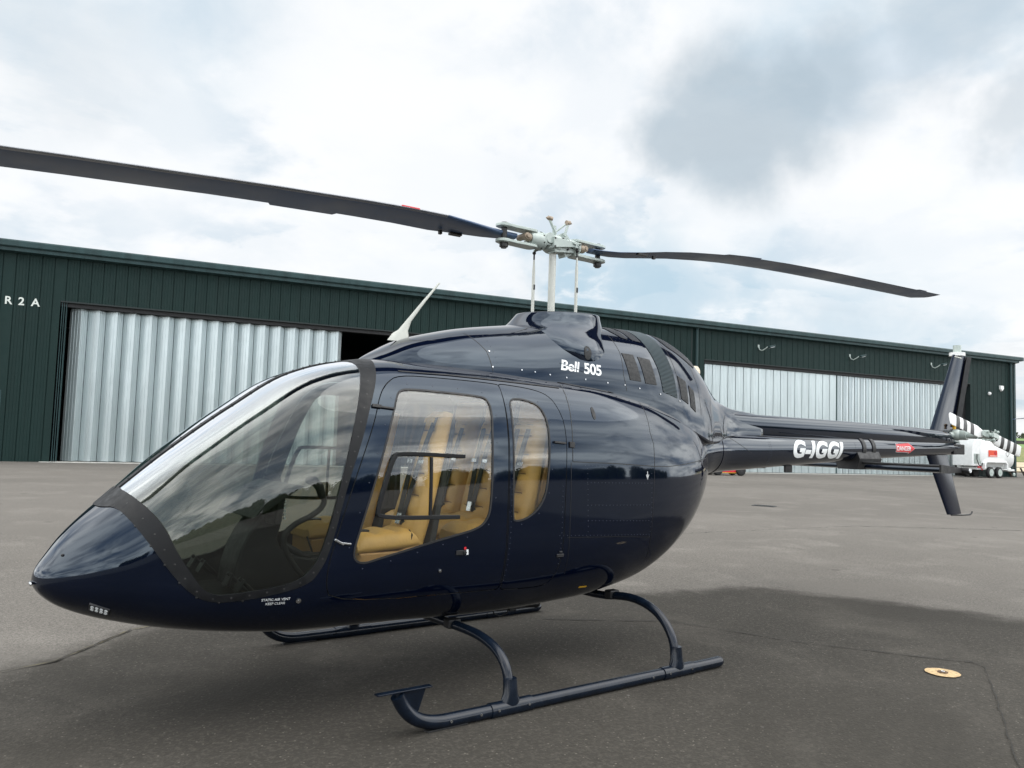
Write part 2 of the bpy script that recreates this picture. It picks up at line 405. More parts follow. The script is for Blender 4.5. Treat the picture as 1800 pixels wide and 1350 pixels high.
def finish(me, name, mats, parent, inner=None, tab=None, bv=None):
    """copies the uncut body's smooth normals on to a cut skin"""
    vn = [smooth_normal(v.co, tab, bv)[0] for v in me.vertices]
    me.materials.clear()
    for m in (mats if isinstance(mats, (list, tuple)) else [mats]): me.materials.append(m)
    ln = [None]*len(me.loops)
    for p in me.polygons:
        sn, fn, loc = smooth_normal(p.center, tab, bv); dt = p.normal.dot(sn)
        p.use_smooth = True
        if inner is not None: p.material_index = 1 if (p.center-loc).dot(sn) < -inner else 0
        else: p.material_index = 0
        for li in p.loop_indices:
            n = vn[me.loops[li].vertex_index]
            ln[li] = n if dt > .6 else (-n if dt < -.6 else p.normal.copy())
    me.normals_split_custom_set([tuple(n) for n in ln]); me.update()
    o = bpy.data.objects.new(name, me); COL.objects.link(o); o.parent = parent; return o
def snap(x, z, side=-1, off=0.002):
    o = Vector((x, side*1.5, z)); loc, n, i, d = BV.ray_cast(o, Vector((0, -side, 0)))
    if loc is None: return None
    sn = smooth_normal(loc)[0]; return np.array(loc+sn*off), np.array(sn)

# ------------------------------------------------------------------ outlines in side view (x, z)
WS_OUT = [(-2.80,1.172),(-2.745,1.182),(-2.684,1.103),(-2.591,.965),(-2.505,.839),(-2.420,.748),(-2.333,.705),(-2.179,.709),(-1.983,.740),(-1.843,.781),(-1.791,.844),(-1.738,.95),(-1.653,1.324),(-1.560,1.595),(-1.508,1.762),(-1.410,1.97),(-1.360,2.056),(-1.31,2.10)]
WS_IN = [(-2.700,1.262),(-2.650,1.213),(-2.565,1.108),(-2.501,.968),(-2.416,.835),(-2.373,.775),(-2.325,.748),(-2.265,.742),(-1.983,.775),(-1.885,.812),(-1.832,.864),(-1.790,.93),(-1.744,1.08),(-1.683,1.358),(-1.62,1.632),(-1.545,1.87),(-1.497,1.98),(-1.475,2.04),(-1.455,2.085)]
def smooth_open(p, n=2):
    q = chaikin(p, n, False); return [p[0]]+q+[p[-1]]
WS_OUTs, WS_INs = smooth_open(WS_OUT), smooth_open(WS_IN)
WSP_OUT = WS_OUTs+[(-1.28, 2.5), (-3.4, 2.5), (-3.4, 1.172)]
WSP_IN = WS_INs+[(-1.43, 2.5), (-2.700, 2.5)]
DF = chaikin([(-1.70,.655),(-1.765,.80),(-1.671,1.144),(-1.578,1.442),(-1.481,1.695),(-1.435,1.83),(-1.368,1.915),(-1.259,1.975),(-.977,1.976),(-.56,1.966),(-.545,1.95),(-.553,1.86),(-.56,1.581),(-.56,1.195),(-.56,.938),(-.56,.66),(-.565,.645),(-.60,.642)], 2)
DR = chaikin([(-.553,1.95),(-.535,1.964),(-.50,1.966),(-.275,1.95),(-.152,1.915),(-.099,1.836),(-.060,1.70),(-.075,1.318),(-.08,.971),(-.085,.78),(-.125,.662),(-.20,.625),(-.50,.635),(-.535,.64),(-.55,.66),(-.55,1.2)], 2)
W1 = chaikin([(-1.60,.945),(-1.571,1.05),(-1.475,1.375),(-1.389,1.656),(-1.328,1.82),(-1.296,1.872),(-1.231,1.888),(-.992,1.882),(-.72,1.871),(-.680,1.850),(-.667,1.784),(-.685,1.579),(-.690,1.18),(-.715,1.10),(-.778,1.045),(-.999,1.0),(-1.217,.951),(-1.442,.899),(-1.535,.875),(-1.59,.893)], 2)
W2 = chaikin([(-.515,1.80),(-.495,1.862),(-.44,1.872),(-.37,1.868),(-.28,1.845),(-.232,1.785),(-.213,1.68),(-.222,1.454),(-.245,1.253),(-.31,1.15),(-.403,1.095),(-.49,1.080),(-.52,1.10)], 2)
T_ = 1
import time; _t0 = time.time()
HELI = empty('helicopter'); tag(HELI, 'dark navy helicopter with tan leather seats and white lettering, parked on its skids in front of the hangar', 'helicopter')
# skin
F0 = fshell(0, .014)
DO = [offpoly(DF, .003), offpoly(DR, .003)]
fus = boolean(F0.copy(), pr([(x, z) for x, z in offpoly(WSP_IN[:], .012)]), 'DIFFERENCE')
for q in DO: fus = boolean(fus, pr(q), 'DIFFERENCE')
FUS = finish(fus, 'fuselage', [NAVY, LINING], HELI, .007)
wsh = boolean(fshell(-.001, .006), pr(offpoly(WSP_IN, .006)), 'INTERSECT')
WSH = finish(wsh, 'windshield', GLASSW, HELI)
fr_ = boolean(fshell(.005, .020), pr(WSP_OUT), 'INTERSECT'); fr_ = boolean(fr_, pr(WSP_IN), 'DIFFERENCE')
WSF = finish(fr_, 'windshield_frame', TRIM, HELI)
def strip_poly():
    m = MB(); m.box(-2.75, -1.43, -.028, .028, 1.0, 2.4); return m.mesh('c')
cs_ = boolean(fshell(.005, .014), strip_poly(), 'INTERSECT'); CST = finish(cs_, 'centre_strip', TRIM, HELI)
dmats = [NAVY, LINING]
for side in (-1, 1):
    for nm, P, Wd in (('front_door', offpoly(DF, -.003), W1), ('rear_door', offpoly(DR, -.003), W2)):
        d = boolean(F0.copy(), pr(P, side), 'INTERSECT'); d = boolean(d, pr(Wd), 'DIFFERENCE')
        D = finish(d, nm, dmats, HELI, .007)
        w = boolean(fshell(-.002, .006), pr(Wd, side), 'INTERSECT'); finish(w, 'window', GLASS, D)
        g = boolean(fshell(.0025, .004), pr(offpoly(Wd, .007), side), 'INTERSECT'); g = boolean(g, pr(offpoly(Wd, -.004)), 'DIFFERENCE'); finish(g, 'window_seal', BLACK, D)
        if side < 0:
            if nm == 'front_door': DFRONT = D
            else: DREAR = D
print('fuselage', round(time.time()-_t0, 1))
# ------------------------------------------------------------------ seams, rivets and marks on the skin
def snapper(bv, tab):
    def f(x, z, side=-1, off=.002):
        loc, n, i, d = bv.ray_cast(Vector((x, side*1.5, z)), Vector((0, -side, 0)))
        if loc is None: return None
        sn = smooth_normal(loc, tab, bv)[0]
        return np.array(loc+sn*off), np.array(sn)
    return f
def densify(p, step=.02):
    q = []
    for a, b in zip(p[:-1], p[1:]):
        n = max(1, int(math.hypot(b[0]-a[0], b[1]-a[1])/step)); q += [(a[0]+(b[0]-a[0])*i/n, a[1]+(b[1]-a[1])*i/n) for i in range(n)]
    return q+[p[-1]]
def seam(mb, pts, w=.003, side=-1, sn=snap, off=.0012, mi=0):
    run = []
    def flush():
        if len(run) < 2: return
        vs = []
        for i, (p, n) in enumerate(run):
            t = run[min(i+1, len(run)-1)][0]-run[max(i-1, 0)][0]; t = t/(np.linalg.norm(t)+1e-12); s_ = np.cross(t, n); s_ = s_/(np.linalg.norm(s_)+1e-12)
            vs += [p-s_*w, p+s_*w]
        mb.add(vs, [(2*i, 2*i+2, 2*i+3, 2*i+1) for i in range(len(run)-1)], mi)
    for x, z in densify(pts):
        h = sn(x, z, side, off)
        if h is None: flush(); run = []
        else: run.append(h)
    flush()
def rivets(mb, pts, step=.05, r=.0045, side=-1, sn=snap, off=0., mi=0, h=.002):
    for x, z in even(pts, step):
        q = sn(x, z, side, off)
        if q is None: continue
        p, n = q; a = np.cross(n, (0.13, .2, 1)); a /= np.linalg.norm(a); b = np.cross(n, a)
        r0 = [p+(a*math.cos(k*1.0472)+b*math.sin(k*1.0472))*r for k in range(6)]; r1 = [p+n*h+(a*math.cos(k*1.0472)+b*math.sin(k*1.0472))*r*.6 for k in range(6)]
        mb.loft([r0, r1], True, mi, False)
def even(p, step):
    L = [0]
    for a, b in zip(p[:-1], p[1:]): L.append(L[-1]+math.hypot(b[0]-a[0], b[1]-a[1]))
    n = max(1, int(L[-1]/step)); out = []
    for k in range(n+1):
        s_ = L[-1]*k/n; out.append((float(np.interp(s_, L, [q[0] for q in p])), float(np.interp(s_, L, [q[1] for q in p]))))
    return out
def disc(mb, x, z, rx, rz, sn, off=.003, n=24, mi=0):
    c = sn(x, z, -1, off)[0]; ring = [sn(x+rx*math.cos(2*math.pi*k/n), z+rz*math.sin(2*math.pi*k/n), -1, off)[0] for k in range(n)]
    mb.add([c]+ring, [(0, 1+k, 1+(k+1) % n) for k in range(n)], mi, True)
mb = MB()
for sd_ in (-1, 1):
    rivets(mb, [(x+.0, z) for x, z in [((a[0]+b[0])/2, (a[1]+b[1])/2) for a, b in zip(WS_OUT, WS_IN)][1:]], .085, .0075, sd_, off=.004)
    rivets(mb, WS_OUT[1:8], .10, .006, sd_, off=.004)
mb.build('rivet', MATS['dark_bolt'], WSF, whole=False)
mb = MB()
for k in range(24):
    x = -2.70+k*(1.25/23)
    loc, n, i, d = BV.ray_cast(Vector((x, -.012 if k % 2 else .012, 3)), Vector((0, 0, -1)))
    if loc: mb.sphere(np.array(loc)+np.array(n)*.005, .006, 4)
mb.build('rivet', BOLT, CST)
SEAMC = pmat('panel_gap', (.0015, .0018, .003), .5); RIVC = pmat('navy_rivet', (.02, .026, .045), .3)
mb = MB()
for sd_ in (-1, 1):
    seam(mb, [(.035, 2.002), (.015, 1.89), (0, 1.734), (-.012, 1.56), (-.015, 1.466)], side=sd_)
    seam(mb, [(-.015, 1.464), (.4, 1.455), (.828, 1.436)], side=sd_); seam(mb, [(.828, 1.436), (1.0, 1.436), (1.194, 1.45), (1.45, 1.475), (1.70, 1.50)], side=sd_)
    seam(mb, [(.845, 1.93), (.81, 1.69), (.83, 1.60), (.822, 1.436)], .0022, sd_)
    seam(mb, [(.822, 1.436), (.812, 1.23), (.806, 1.04), (.82, .887), (.86, .72)], .0016, sd_)
    seam(mb, [(-.03, 1.46), (-.03, 1.23), (-.03, .96), (-.02, .7)], .0018, sd_)
    seam(mb, [(-.05, .955), (.4, .94), (.806, .915)], .0016, sd_)
mb.build('panel_seam', SEAMC, FUS)
mb = MB(); 
for sd_ in (-1,):
    for a in ([(.06, 2.0), (.035, 1.89), (.022, 1.734), (.01, 1.48)], [(.82, 1.91), (.785, 1.69), (.80, 1.47)], [(.87, 1.91), (.835, 1.69), (.845, 1.47)],
              [(.12, 1.322), (.777, 1.312)], [(.128, 1.167), (.767, 1.153)], [(.137, 1.062), (.767, 1.037)], [(-.117, .97), (.79, .935)], [(.12, 1.42), (.14, .95)], [(.787, 1.42), (.80, .92)],
              [(-.52, 1.90), (-.53, 1.5), (-.53, 1.0), (-.54, .7)], [(-.10, 1.30), (-.10, .78)], [(.1, 1.44), (.76, 1.42)]):
        rivets(mb, a, .034, .0032, sd_, h=.0012)
    rivets(mb, [(-2.655, 1.16), (-2.60, 1.05), (-2.52, .90), (-2.44, .78)], .11, .005, sd_)
    rivets(mb, offpoly(W1, .035), .17, .0045, sd_); rivets(mb, offpoly(W2, .03), .15, .004, sd_)
mb.build('rivet_row', RIVC, FUS)
mb = MB()
seam(mb, [(-1.245, 2.0), (-.9, 2.0), (-.512, 1.99), (.0, 1.975)], .006, -1, off=.004); seam(mb, [(-1.245, 2.0), (-.9, 2.0), (-.512, 1.99), (.0, 1.975)], .006, 1, off=.004)
seam(mb, [(.036, 2.02), (.45, 1.985), (.9, 1.965), (1.2, 1.93), (1.45, 1.80)], .005, -1, off=.004)
mb.build('rain_gutter', BLACK, FUS)
# door hardware
def hw(pts_boxes, name, mat, parent, bevel=.002):
    mb = MB()
    for x, z, hx, hz, hy, ang in pts_boxes:
        q = snap(x, z, -1, .0)
        if q is None: continue
        p, n = q; ax = np.array([math.cos(ang), 0, math.sin(ang)]); ax = ax-n*np.dot(ax, n); ax /= np.linalg.norm(ax); az = np.cross(ax, n)
        mb.obox(p+n*hy*.8, ax, n, az, hx, hy, hz)
    return mb.build(name, mat, parent, bevel)
hw([(-1.465, 1.768, .028, .010, .008, -.12), (-1.405, 1.762, .05, .006, .007, -.12)], 'hinge', BLACK, DFRONT)
hw([(-1.69, 1.002, .030, .006, .006, -.5), (-1.655, .992, .035, .005, .006, -.15)], 'hinge', CHROME, DFRONT)
hw([(-.13, 1.590, .05, .007, .009, -.06), (-.02, 1.578, .022, .020, .006, -.06)], 'hinge', BLACK, DREAR)
hw([(-.10, .838, .03, .010, .005, 0), (-.10, .862, .012, .004, .006, 0)], 'latch', PLASTIC, DREAR)
hw([(-.905, .903, .030, .014, .004, 0), (-.875, .905, .010, .010, .008, .4)], 'door_handle', BLACK, DFRONT)
hw([(-.853, .903, .007, .016, .0015, .1)], 'placard', DECAL, DFRONT, 0)
mb = MB(); q = snap(-.872, .928); p, n = q; mb.cyl(p, p+n*.002, .009, 12); mb.build('red_dot_placard', RED, DFRONT)
mb = MB(); p, n = snap(-1.036, .802); mb.cyl(p, p+n*.006, .010, 12); mb.cyl(p+n*.006, p+n*.009, .005, 8); mb.build('door_lock', CHROME, DFRONT)
mb = MB(); disc(mb, .228, 1.806, .017, .045, snap); mb.build('fuel_vent_slot', BLACK, FUS)
mb = MB(); seam(mb, [(.20, .582), (.28, .578)], .009, off=.002); mb.build('yellow_placard', YELLOW, FUS)
mb = MB(); p, n = snap(-1.889, .691); mb.cyl(p, p+n*.003, .014, 16); mb.cyl(p+n*.003, p+n*.005, .005, 10); mb.build('static_port', CHROME, FUS)
mb = MB(); p, n = snap(.737, 1.395)
for i, (w, dz) in enumerate([(.018, 0), (.013, -.009), (.009, -.018), (.005, -.027)]): seam(mb, [(.737-w, 1.372+dz), (.737+w, 1.372+dz)], .0022, off=.002)
seam(mb, [(.737, 1.40), (.737, 1.373)], .0025, off=.002); mb.build('earth_symbol', DECAL, FUS)
# landing light in the chin
mb = MB(); p, n = snap(-2.80, .665, -1, 0); ax = np.array([.93, -.30, -.2]); ax -= n*np.dot(ax, n); ax /= np.linalg.norm(ax); az = np.cross(ax, n)
mb.obox(p, ax, n, az, .052, .006, .028, 0)
for i in range(4):
    for j in range(2): c = p+ax*(-.034+i*.023)+az*(-.011+j*.022); mb.cyl(c+n*.004, c+n*.009, .009, 10, 1)
mb.build('landing_light', [PLASTIC, LAMPG], FUS, .002)
mb = MB(); mb.sphere((-3.085, -.02, .775), .018, 6, 0, (.5, 2.2, .6)); mb.build('nose_vent', CHROME, FUS)
mb = MB(); p, n = snap(-2.965, .93); mb.sphere(p, .008, 5); mb.build('temperature_probe', BLACK, FUS)

def text_mesh(s, size, mat, name, parent, place, shear=0., bold=.0, spacing=1., cuts=None):
    c = bpy.data.curves.new(name, 'FONT'); c.body = s; c.size = size; c.offset = bold; c.shear = shear; c.space_character = spacing
    o = bpy.data.objects.new(name, c); COL.objects.link(o); dg = bpy.context.evaluated_depsgraph_get(); dg.update()
    me = bpy.data.meshes.new_from_object(o.evaluated_get(dg)); bpy.data.objects.remove(o); bpy.data.curves.remove(c)
    b = bmesh.new(); b.from_mesh(me); 
    if cuts:
        xs = [v.co.x for v in b.verts]; ys = [v.co.y for v in b.verts]
        for ax, lo, hi in ((0, min(xs), max(xs)), (1, min(ys), max(ys))):
            k = lo+cuts
            while k < hi:
                co = [0, 0, 0]; co[ax] = k; no = [0, 0, 0]; no[ax] = 1
                bmesh.ops.bisect_plane(b, geom=b.verts[:]+b.edges[:]+b.faces[:], plane_co=co, plane_no=no); k += cuts
    for v in b.verts: v.co = Vector(place(v.co.x, v.co.y))
    b.to_mesh(me); b.free(); me.materials.clear()
    o = link(name, me, mat, parent); o.name = name; return o
text_mesh('STATIC AIR VENT', .019, DECAL, 'placard_text', FUS, lambda x, y: tuple(snap(-2.085+x, .700+y)[0]), cuts=.05)
text_mesh('KEEP CLEAR', .019, DECAL, 'placard_text', FUS, lambda x, y: tuple(snap(-2.062+x, .678+y)[0]), cuts=.05)

# vent frames on the door windows (both sides)
for sd_ in (-1, 1):
    path = smooth_open([(-.90, 1.487), (-1.33, 1.50), (-1.385, 1.48), (-1.475, 1.17), (-1.46, 1.128), (-.93, 1.120)], 2)
    mb = MB(); pts = [snap(x, z, sd_, .008)[0] for x, z in densify(path, .04)]; mb.tube(pts, .015, 8, sq=(.014, .012))
    pts = [snap(-1.13, z, sd_, .006)[0] for z in np.linspace(1.135, 1.48, 8)]; mb.tube(pts, .01, 8, sq=(.010, .008))
    par = [c for c in HELI.children if c.name.startswith('front_door') and (c.data.vertices[0].co.y < 0) == (sd_ < 0)][0]
    mb.build('vent_frame', TRIM, par)

# ------------------------------------------------------------------ cowling
CT = [(-1.30,2.00,2.085,.02),(-1.26,1.98,2.115,.14),(-1.15,1.95,2.18,.27),(-.99,1.93,2.262,.36),(-.75,1.92,2.335,.43),(-.53,1.92,2.388,.465),(-.1,1.92,2.46,.50),(.35,1.92,2.53,.51),(.93,1.86,2.55,.515),(1.2,1.80,2.555,.505),(1.41,1.74,2.54,.485),(1.70,1.66,2.46,.425),(1.93,1.62,2.335,.35),(2.10,1.63,2.20,.275),(2.25,1.66,2.085,.21),(2.42,1.69,2.01,.155),(2.6,1.70,1.965,.125),(3.0,1.71,1.930,.098)]
def cowl_ring(x, n=36):
    zb, zt, w = interp(CT, x); th = np.linspace(0, np.pi/2, 300); ex = 2.25
    y = w*np.cos(th)**(2/ex); z = zb+(zt-zb)*np.sin(th)**(2/ex)
    L = np.concatenate([[0], np.cumsum(np.hypot(np.diff(y), np.diff(z)))]); q = np.linspace(0, L[-1], n); y = np.interp(q, L, y); z = np.interp(q, L, z)
    y = np.concatenate([[0], y]); z = np.concatenate([[zb-.02], z]); return ring_full(x, y, z)
CG = np.array([cowl_ring(x) for x in np.concatenate([np.linspace(-1.299, -1.1, 12), np.linspace(-1.08, 3.0, 98)])]); CN = grid_normals(CG)
_me = shell(CG, CN, 0.); _b = bmesh.new(); _b.from_mesh(_me); bmesh.ops.recalc_face_normals(_b, faces=_b.faces); _b.normal_update(); CBV = BVHTree.FromBMesh(_b); _b.faces.ensure_lookup_table()
CFACES = [([v.co.copy() for v in f.verts], [v.normal.copy() for v in f.verts]) for f in _b.faces]; _b.to_mesh(_me); _b.free()
COWL = link('engine_cowling', _me, NAVY, HELI)
csnap = snapper(CBV, CFACES)
def cshell(o, i):
    me = shell(CG, CN, o, i); b = bmesh.new(); b.from_mesh(me)
    if b.calc_volume(signed=True) < 0: bmesh.ops.reverse_faces(b, faces=b.faces); b.to_mesh(me)
    b.free(); return me
def louvre_mat(name, col, scale, axis=2, depth=.8):
    m = bpy.data.materials.new(name); m.use_nodes = True; t = m.node_tree; b = t.nodes['Principled BSDF']; b.inputs['Roughness'].default_value = .45
    tcn = nd(t, 'ShaderNodeTexCoord'); s2 = nd(t, 'ShaderNodeSeparateXYZ'); t.links.new(tcn.outputs['Object'], s2.inputs[0])
    w = mth(t, 'SINE', mth(t, 'MULTIPLY', s2.outputs[axis], scale)); f = mrange(t, w, -.6, .6)
    t.links.new(mixc(t, f, tuple(c*.25 for c in col), col), b.inputs['Base Color'])
    bn = nd(t, 'ShaderNodeBump'); bn.inputs['Strength'].default_value = depth; bn.inputs['Distance'].default_value = .006; t.links.new(w, bn.inputs['Height']); t.links.new(bn.outputs[0], b.inputs['Normal']); return m
LOUV = louvre_mat('louvre_slats', (.05, .085, .10), 2*math.pi/.011)
LOUVX = louvre_mat('louvre_slats_lengthwise', (.015, .02, .03), 2*math.pi/.014, 0)
def cpatch(name, poly, mat, side=0, o=.004, par=COWL):
    g = boolean(cshell(o, .002), pr(poly, side), 'INTERSECT'); return finish(g, name, mat, par, tab=CFACES, bv=CBV)
for sd_ in (-1, 1):
    cpatch('screened_vent', [(.735,2.300),(.765,2.09),(.885,2.085),(.860,2.297)], GRILL, sd_)
    cpatch('screened_vent', [(.905,2.285),(.935,2.075),(1.065,2.07),(1.040,2.275)], GRILL, sd_)
    cpatch('screened_vent', [(1.37,2.17),(1.38,1.98),(1.48,1.94),(1.48,2.13)], GRILL, sd_)
    cpatch('screened_vent', [(1.52,2.10),(1.52,1.92),(1.60,1.88),(1.60,2.06)], GRILL, sd_)
cpatch('wraparound_louvre', [(1.14,2.02),(1.32,1.98),(1.31,2.2),(1.28,2.40),(1.22,2.65),(1.00,2.65),(1.07,2.40),(1.12,2.2)], LOUV)
cpatch('top_louvre', [(.74,2.65),(.78,2.49),(.84,2.44),(.90,2.43),(.86,2.65)], LOUVX); cpatch('top_louvre', [(.90,2.65),(.93,2.46),(.95,2.43),(1.04,2.42),(1.0,2.65)], LOUVX); 
cpatch('top_louvre', [(1.35,2.47),(1.40,2.42),(1.75,2.27),(1.80,2.30),(1.80,2.65),(1.35,2.65)], LOUVX)
mb = MB()
seam(mb, [(.70, 2.45), (.72, 2.30), (.70, 2.12), (.72, 2.0)], .0022, sn=csnap); seam(mb, [(-.60, 2.33), (-.52, 2.20), (-.50, 2.06)], .0025, sn=csnap)
seam(mb, [(1.33, 2.45), (1.36, 2.2), (1.36, 1.95)], .0022, sn=csnap); seam(mb, [(1.66, 2.30), (1.70, 2.1), (1.70, 1.86)], .0022, sn=csnap); seam(mb, [(2.0, 2.05), (1.93, 1.95), (1.93, 1.82)], .0022, sn=csnap)
mb.build('panel_seam', SEAMC, COWL)
mb = MB()
for x, z in [(-.50, 2.09), (-.16, 2.08), (-.03, 2.07), (.12, 2.06), (.30, 2.06), (.52, 2.05), (.70, 2.045), (.86, 2.03), (-.27, 2.085), (-.50, 2.20), (1.1, 2.0), (1.35, 1.96)]:
    q = csnap(x, z)
    if q: mb.cyl(q[0]-q[1]*.002, q[0]+q[1]*.003, .0055, 10)
mb.build('fastener', CHROME, COWL)
mb = MB()
for a in ([(.74, 2.40), (1.05, 2.375)], [(.70, 2.43), (1.06, 2.42)], [(1.36, 2.38), (1.62, 2.26)], [(-.48, 2.32), (-.46, 2.12)]): rivets(mb, a, .035, .0035, sn=csnap)
mb.build('rivet_row', RIVC, COWL)
mb = MB()
# mast fairing
FTAB = [(2.00,.15,.60,.34),(2.16,.02,.70,.465),(2.28,-.10,.76,.472),(2.38,-.17,.795,.425),(2.45,-.14,.805,.365),(2.50,-.07,.805,.32),(2.55,-.01,.80,.290),(2.60,.035,.79,.273),(2.628,.06,.785,.266)]
rings = []
for z in np.linspace(2.0, 2.628, 28):
    a, b, w = interp(FTAB, z); z = 2.0+(z-2.0)*.915; cx, rx = (a+b)/2, (b-a)/2; k = 56; ring = []
    for j in range(k):
        t = 2*math.pi*j/k; c, s_ = math.cos(t), math.sin(t); e = 2.5
        x = cx+rx*math.copysign(abs(c)**(2/e), c); y = w*math.copysign(abs(s_)**(2/e), s_)*(1.0 if x > cx else (1-.28*((cx-x)/rx)**2))
        ring.append((x, y, z+(x-.12)*.055*(z-2.0)/.6))
    rings.append(ring)
lip = [((p[0]-.46)*.93+.46, p[1]*.90, p[2]+.006) for p in rings[-1]]; inn = [(p[0]*1, p[1], p[2]-.10) for p in lip]
mb = MB(); mb.loft(rings+[[((p[0]-.46)*.98+.46, p[1]*.97, p[2]+.008) for p in rings[-1]], lip], False)
MF = mb.build('mast_fairing', NAVY, HELI)
mb = MB(); mb.loft([lip, inn], False, 0); mb.add(inn, [tuple(range(len(inn)))]); mb.build('fairing_opening', GRILL, MF)
_b = bmesh.new(); _b.from_mesh(MF.data); _b.normal_update(); MBV = BVHTree.FromBMesh(_b); _b.faces.ensure_lookup_table(); MFC = [([v.co.copy() for v in f.verts], [v.normal.copy() for v in f.verts]) for f in _b.faces]; _b.free()
msnap_ = snapper(MBV, MFC)
def usnap(x, z, side=-1, off=.002):
    a, b = csnap(x, z, side, off), msnap_(x, z, side, off)
    if a is None: return b
    if b is None: return a
    return a if abs(a[0][1]) > abs(b[0][1]) else b
text_mesh('Bell', .108, DECAL, 'brand_lettering', COWL, lambda x, y: tuple(usnap(.070+x*1.14, 2.116+y-x*.04)[0]), shear=.26, bold=.0024, spacing=.96, cuts=.02)
text_mesh('505', .112, DECAL, 'brand_lettering', COWL, lambda x, y: tuple(usnap(.290+x*1.10, 2.106+y-x*.04)[0]), shear=.12, bold=.0028, spacing=.95, cuts=.02)
mb = MB(); disc(mb, .345, 2.262, .036, .052, usnap); mb.build('air_inlet', GRILL, MF)
mb = MB()
seam(mb, [(.075, 2.165), (.16, 2.145), (.29, 2.115)], .0022, sn=usnap, off=.0034)
mb.build('logo_slash', NAVY, COWL)
# exhaust, antennas
mb = MB(); mb.loft([[(2.02+a*.11+.0*math.cos(t), .06+(.085-.02*a)*math.cos(t), 2.235+a*.03+(.095-.02*a)*math.sin(t)) for t in np.linspace(0, 2*math.pi, 25)[:-1]] for a in (0, .5, 1.0, 1.3, 1.45)], True); mb.build('exhaust_outlet', EXH, HELI)
mb = MB(); 
for i in range(1): mb.loft([[(-1.0+.085*c+dx, -.02+w*s_, z) for c, s_ in [(math.cos(t)*k_, math.sin(t)) for t in np.linspace(0, 2*math.pi, 13)[:-1]]] for z, dx, w, k_ in ((2.25, 0, .012, 1.0), (2.30, .015, .011, .75), (2.33, .035, .009, .45), (2.40, .075, .007, .25), (2.55, .19, .005, .17), (2.70, .31, .003, .10))], True)
mb.build('blade_antenna', MASTW, HELI)

# ------------------------------------------------------------------ tail boom
BT = [(1.75,1.50,.30,.24),(2.0,1.54,.27,.255),(2.2,1.56,.225,.225),(2.4,1.565,.195,.205),(2.8,1.57,.172,.185),(3.4,1.585,.155,.165),(4.2,1.61,.135,.145),(5.0,1.635,.118,.125),(6.0,1.655,.10,.105),(7.0,1.68,.088,.09),(7.22,1.684,.085,.088)]
def ell(x, zc, ry, rz, k=40, e=2.0): return [(x, ry*math.copysign(abs(math.cos(t))**(2/e), math.cos(t)), zc+rz*math.copysign(abs(math.sin(t))**(2/e), math.sin(t))) for t in np.linspace(0, 2*math.pi, k+1)[:-1]]
mb = MB(); mb.loft([ell(x, *interp(BT, x)) for x in np.linspace(1.75, 7.22, 80)]); 
me = mb.mesh('tail_boom'); _b = bmesh.new(); _b.from_mesh(me); _b.normal_update(); BBV = BVHTree.FromBMesh(_b); _b.faces.ensure_lookup_table()
BFC = [([v.co.copy() for v in f.verts], [v.normal.copy() for v in f.verts]) for f in _b.faces]; _b.free()
BOOM = link('tail_boom', me, NAVY, HELI); bsnap = snapper(BBV, BFC)
mb = MB(); rg = []
for x, z0, z1, w in [(2.15,1.70,1.98,.16),(2.3,1.70,1.955,.13),(2.5,1.705,1.935,.11),(3.0,1.70,1.925,.095),(4.6,1.70,1.925,.085),(6.0,1.71,1.915,.08),(6.75,1.715,1.90,.078),(6.95,1.72,1.875,.074),(7.04,1.73,1.83,.065)]:
    rg.append([(x, w*math.copysign(abs(math.cos(t))**(2/3.2), math.cos(t)), (z0+z1)/2+(z1-z0)/2*math.copysign(abs(math.sin(t))**(2/3.2), math.sin(t))) for t in np.linspace(0, 2*math.pi, 37)[:-1]])
mb.loft(rg); mb.build('drive_shaft_cover', NAVY, HELI)
mb = MB()
for x in (3.02, 3.05, 4.62): 
    for t in np.linspace(.5, -.9, 12):
        zc, ry, rz = interp(BT, x); p = np.array((x, -ry*math.cos(t), zc+rz*math.sin(t))); mb.sphere(p, .0035, 4)
mb.build('rivet_row', RIVC, BOOM)
mb = MB(); seam(mb, [(2.45, 1.725), (3.0, 1.715), (4.0, 1.70)], .004, sn=bsnap, off=.003); seam(mb, [(2.42, 1.68), (2.6, 1.6), (2.72, 1.55)], .002, sn=bsnap); mb.build('panel_seam', SEAMC, BOOM)
# boom to body collar
mb = MB(); 
for x0_, x1_ in ((2.26, 2.30),): mb.loft([ell(x0_, interp(BT, x0_)[0], interp(BT, x0_)[1]+.004, interp(BT, x0_)[2]+.004), ell(x1_, interp(BT, x1_)[0], interp(BT, x1_)[1]+.004, interp(BT, x1_)[2]+.004)])
mb.build('boom_collar', NAVY, BOOM)
text_mesh('G-IGGI', .215, DECAL, 'registration', BOOM, lambda x, y: tuple(bsnap(3.40+x*1.40, 1.525+y*1.06)[0]), shear=.22, bold=.010, spacing=1.03, cuts=.03)
REDS = pmat('red_sign', (.62, .03, .04), .45)
zc = 1.655
mb = MB(); poly = [(5.52,1.608),(5.83,1.608),(5.83,1.590),(5.96,1.652),(5.83,1.714),(5.83,1.696),(5.52,1.696)]
def flatpatch(mb, poly, sn, off, mi=0):
    b = bmesh.new(); vs = [b.verts.new((x, z, 0)) for x, z in poly]; b.faces.new(vs); bmesh.ops.triangulate(b, faces=b.faces)
    for k in np.arange(min(p[1] for p in poly)+.01, max(p[1] for p in poly), .015): bmesh.ops.bisect_plane(b, geom=b.verts[:]+b.edges[:]+b.faces[:], plane_co=(0, float(k), 0), plane_no=(0, 1, 0))
    b.verts.index_update(); mb.add([tuple(sn(v.co.x, v.co.y, -1, off)[0]) for v in b.verts], [tuple(v.index for v in f.verts) for f in b.faces], mi); b.free()
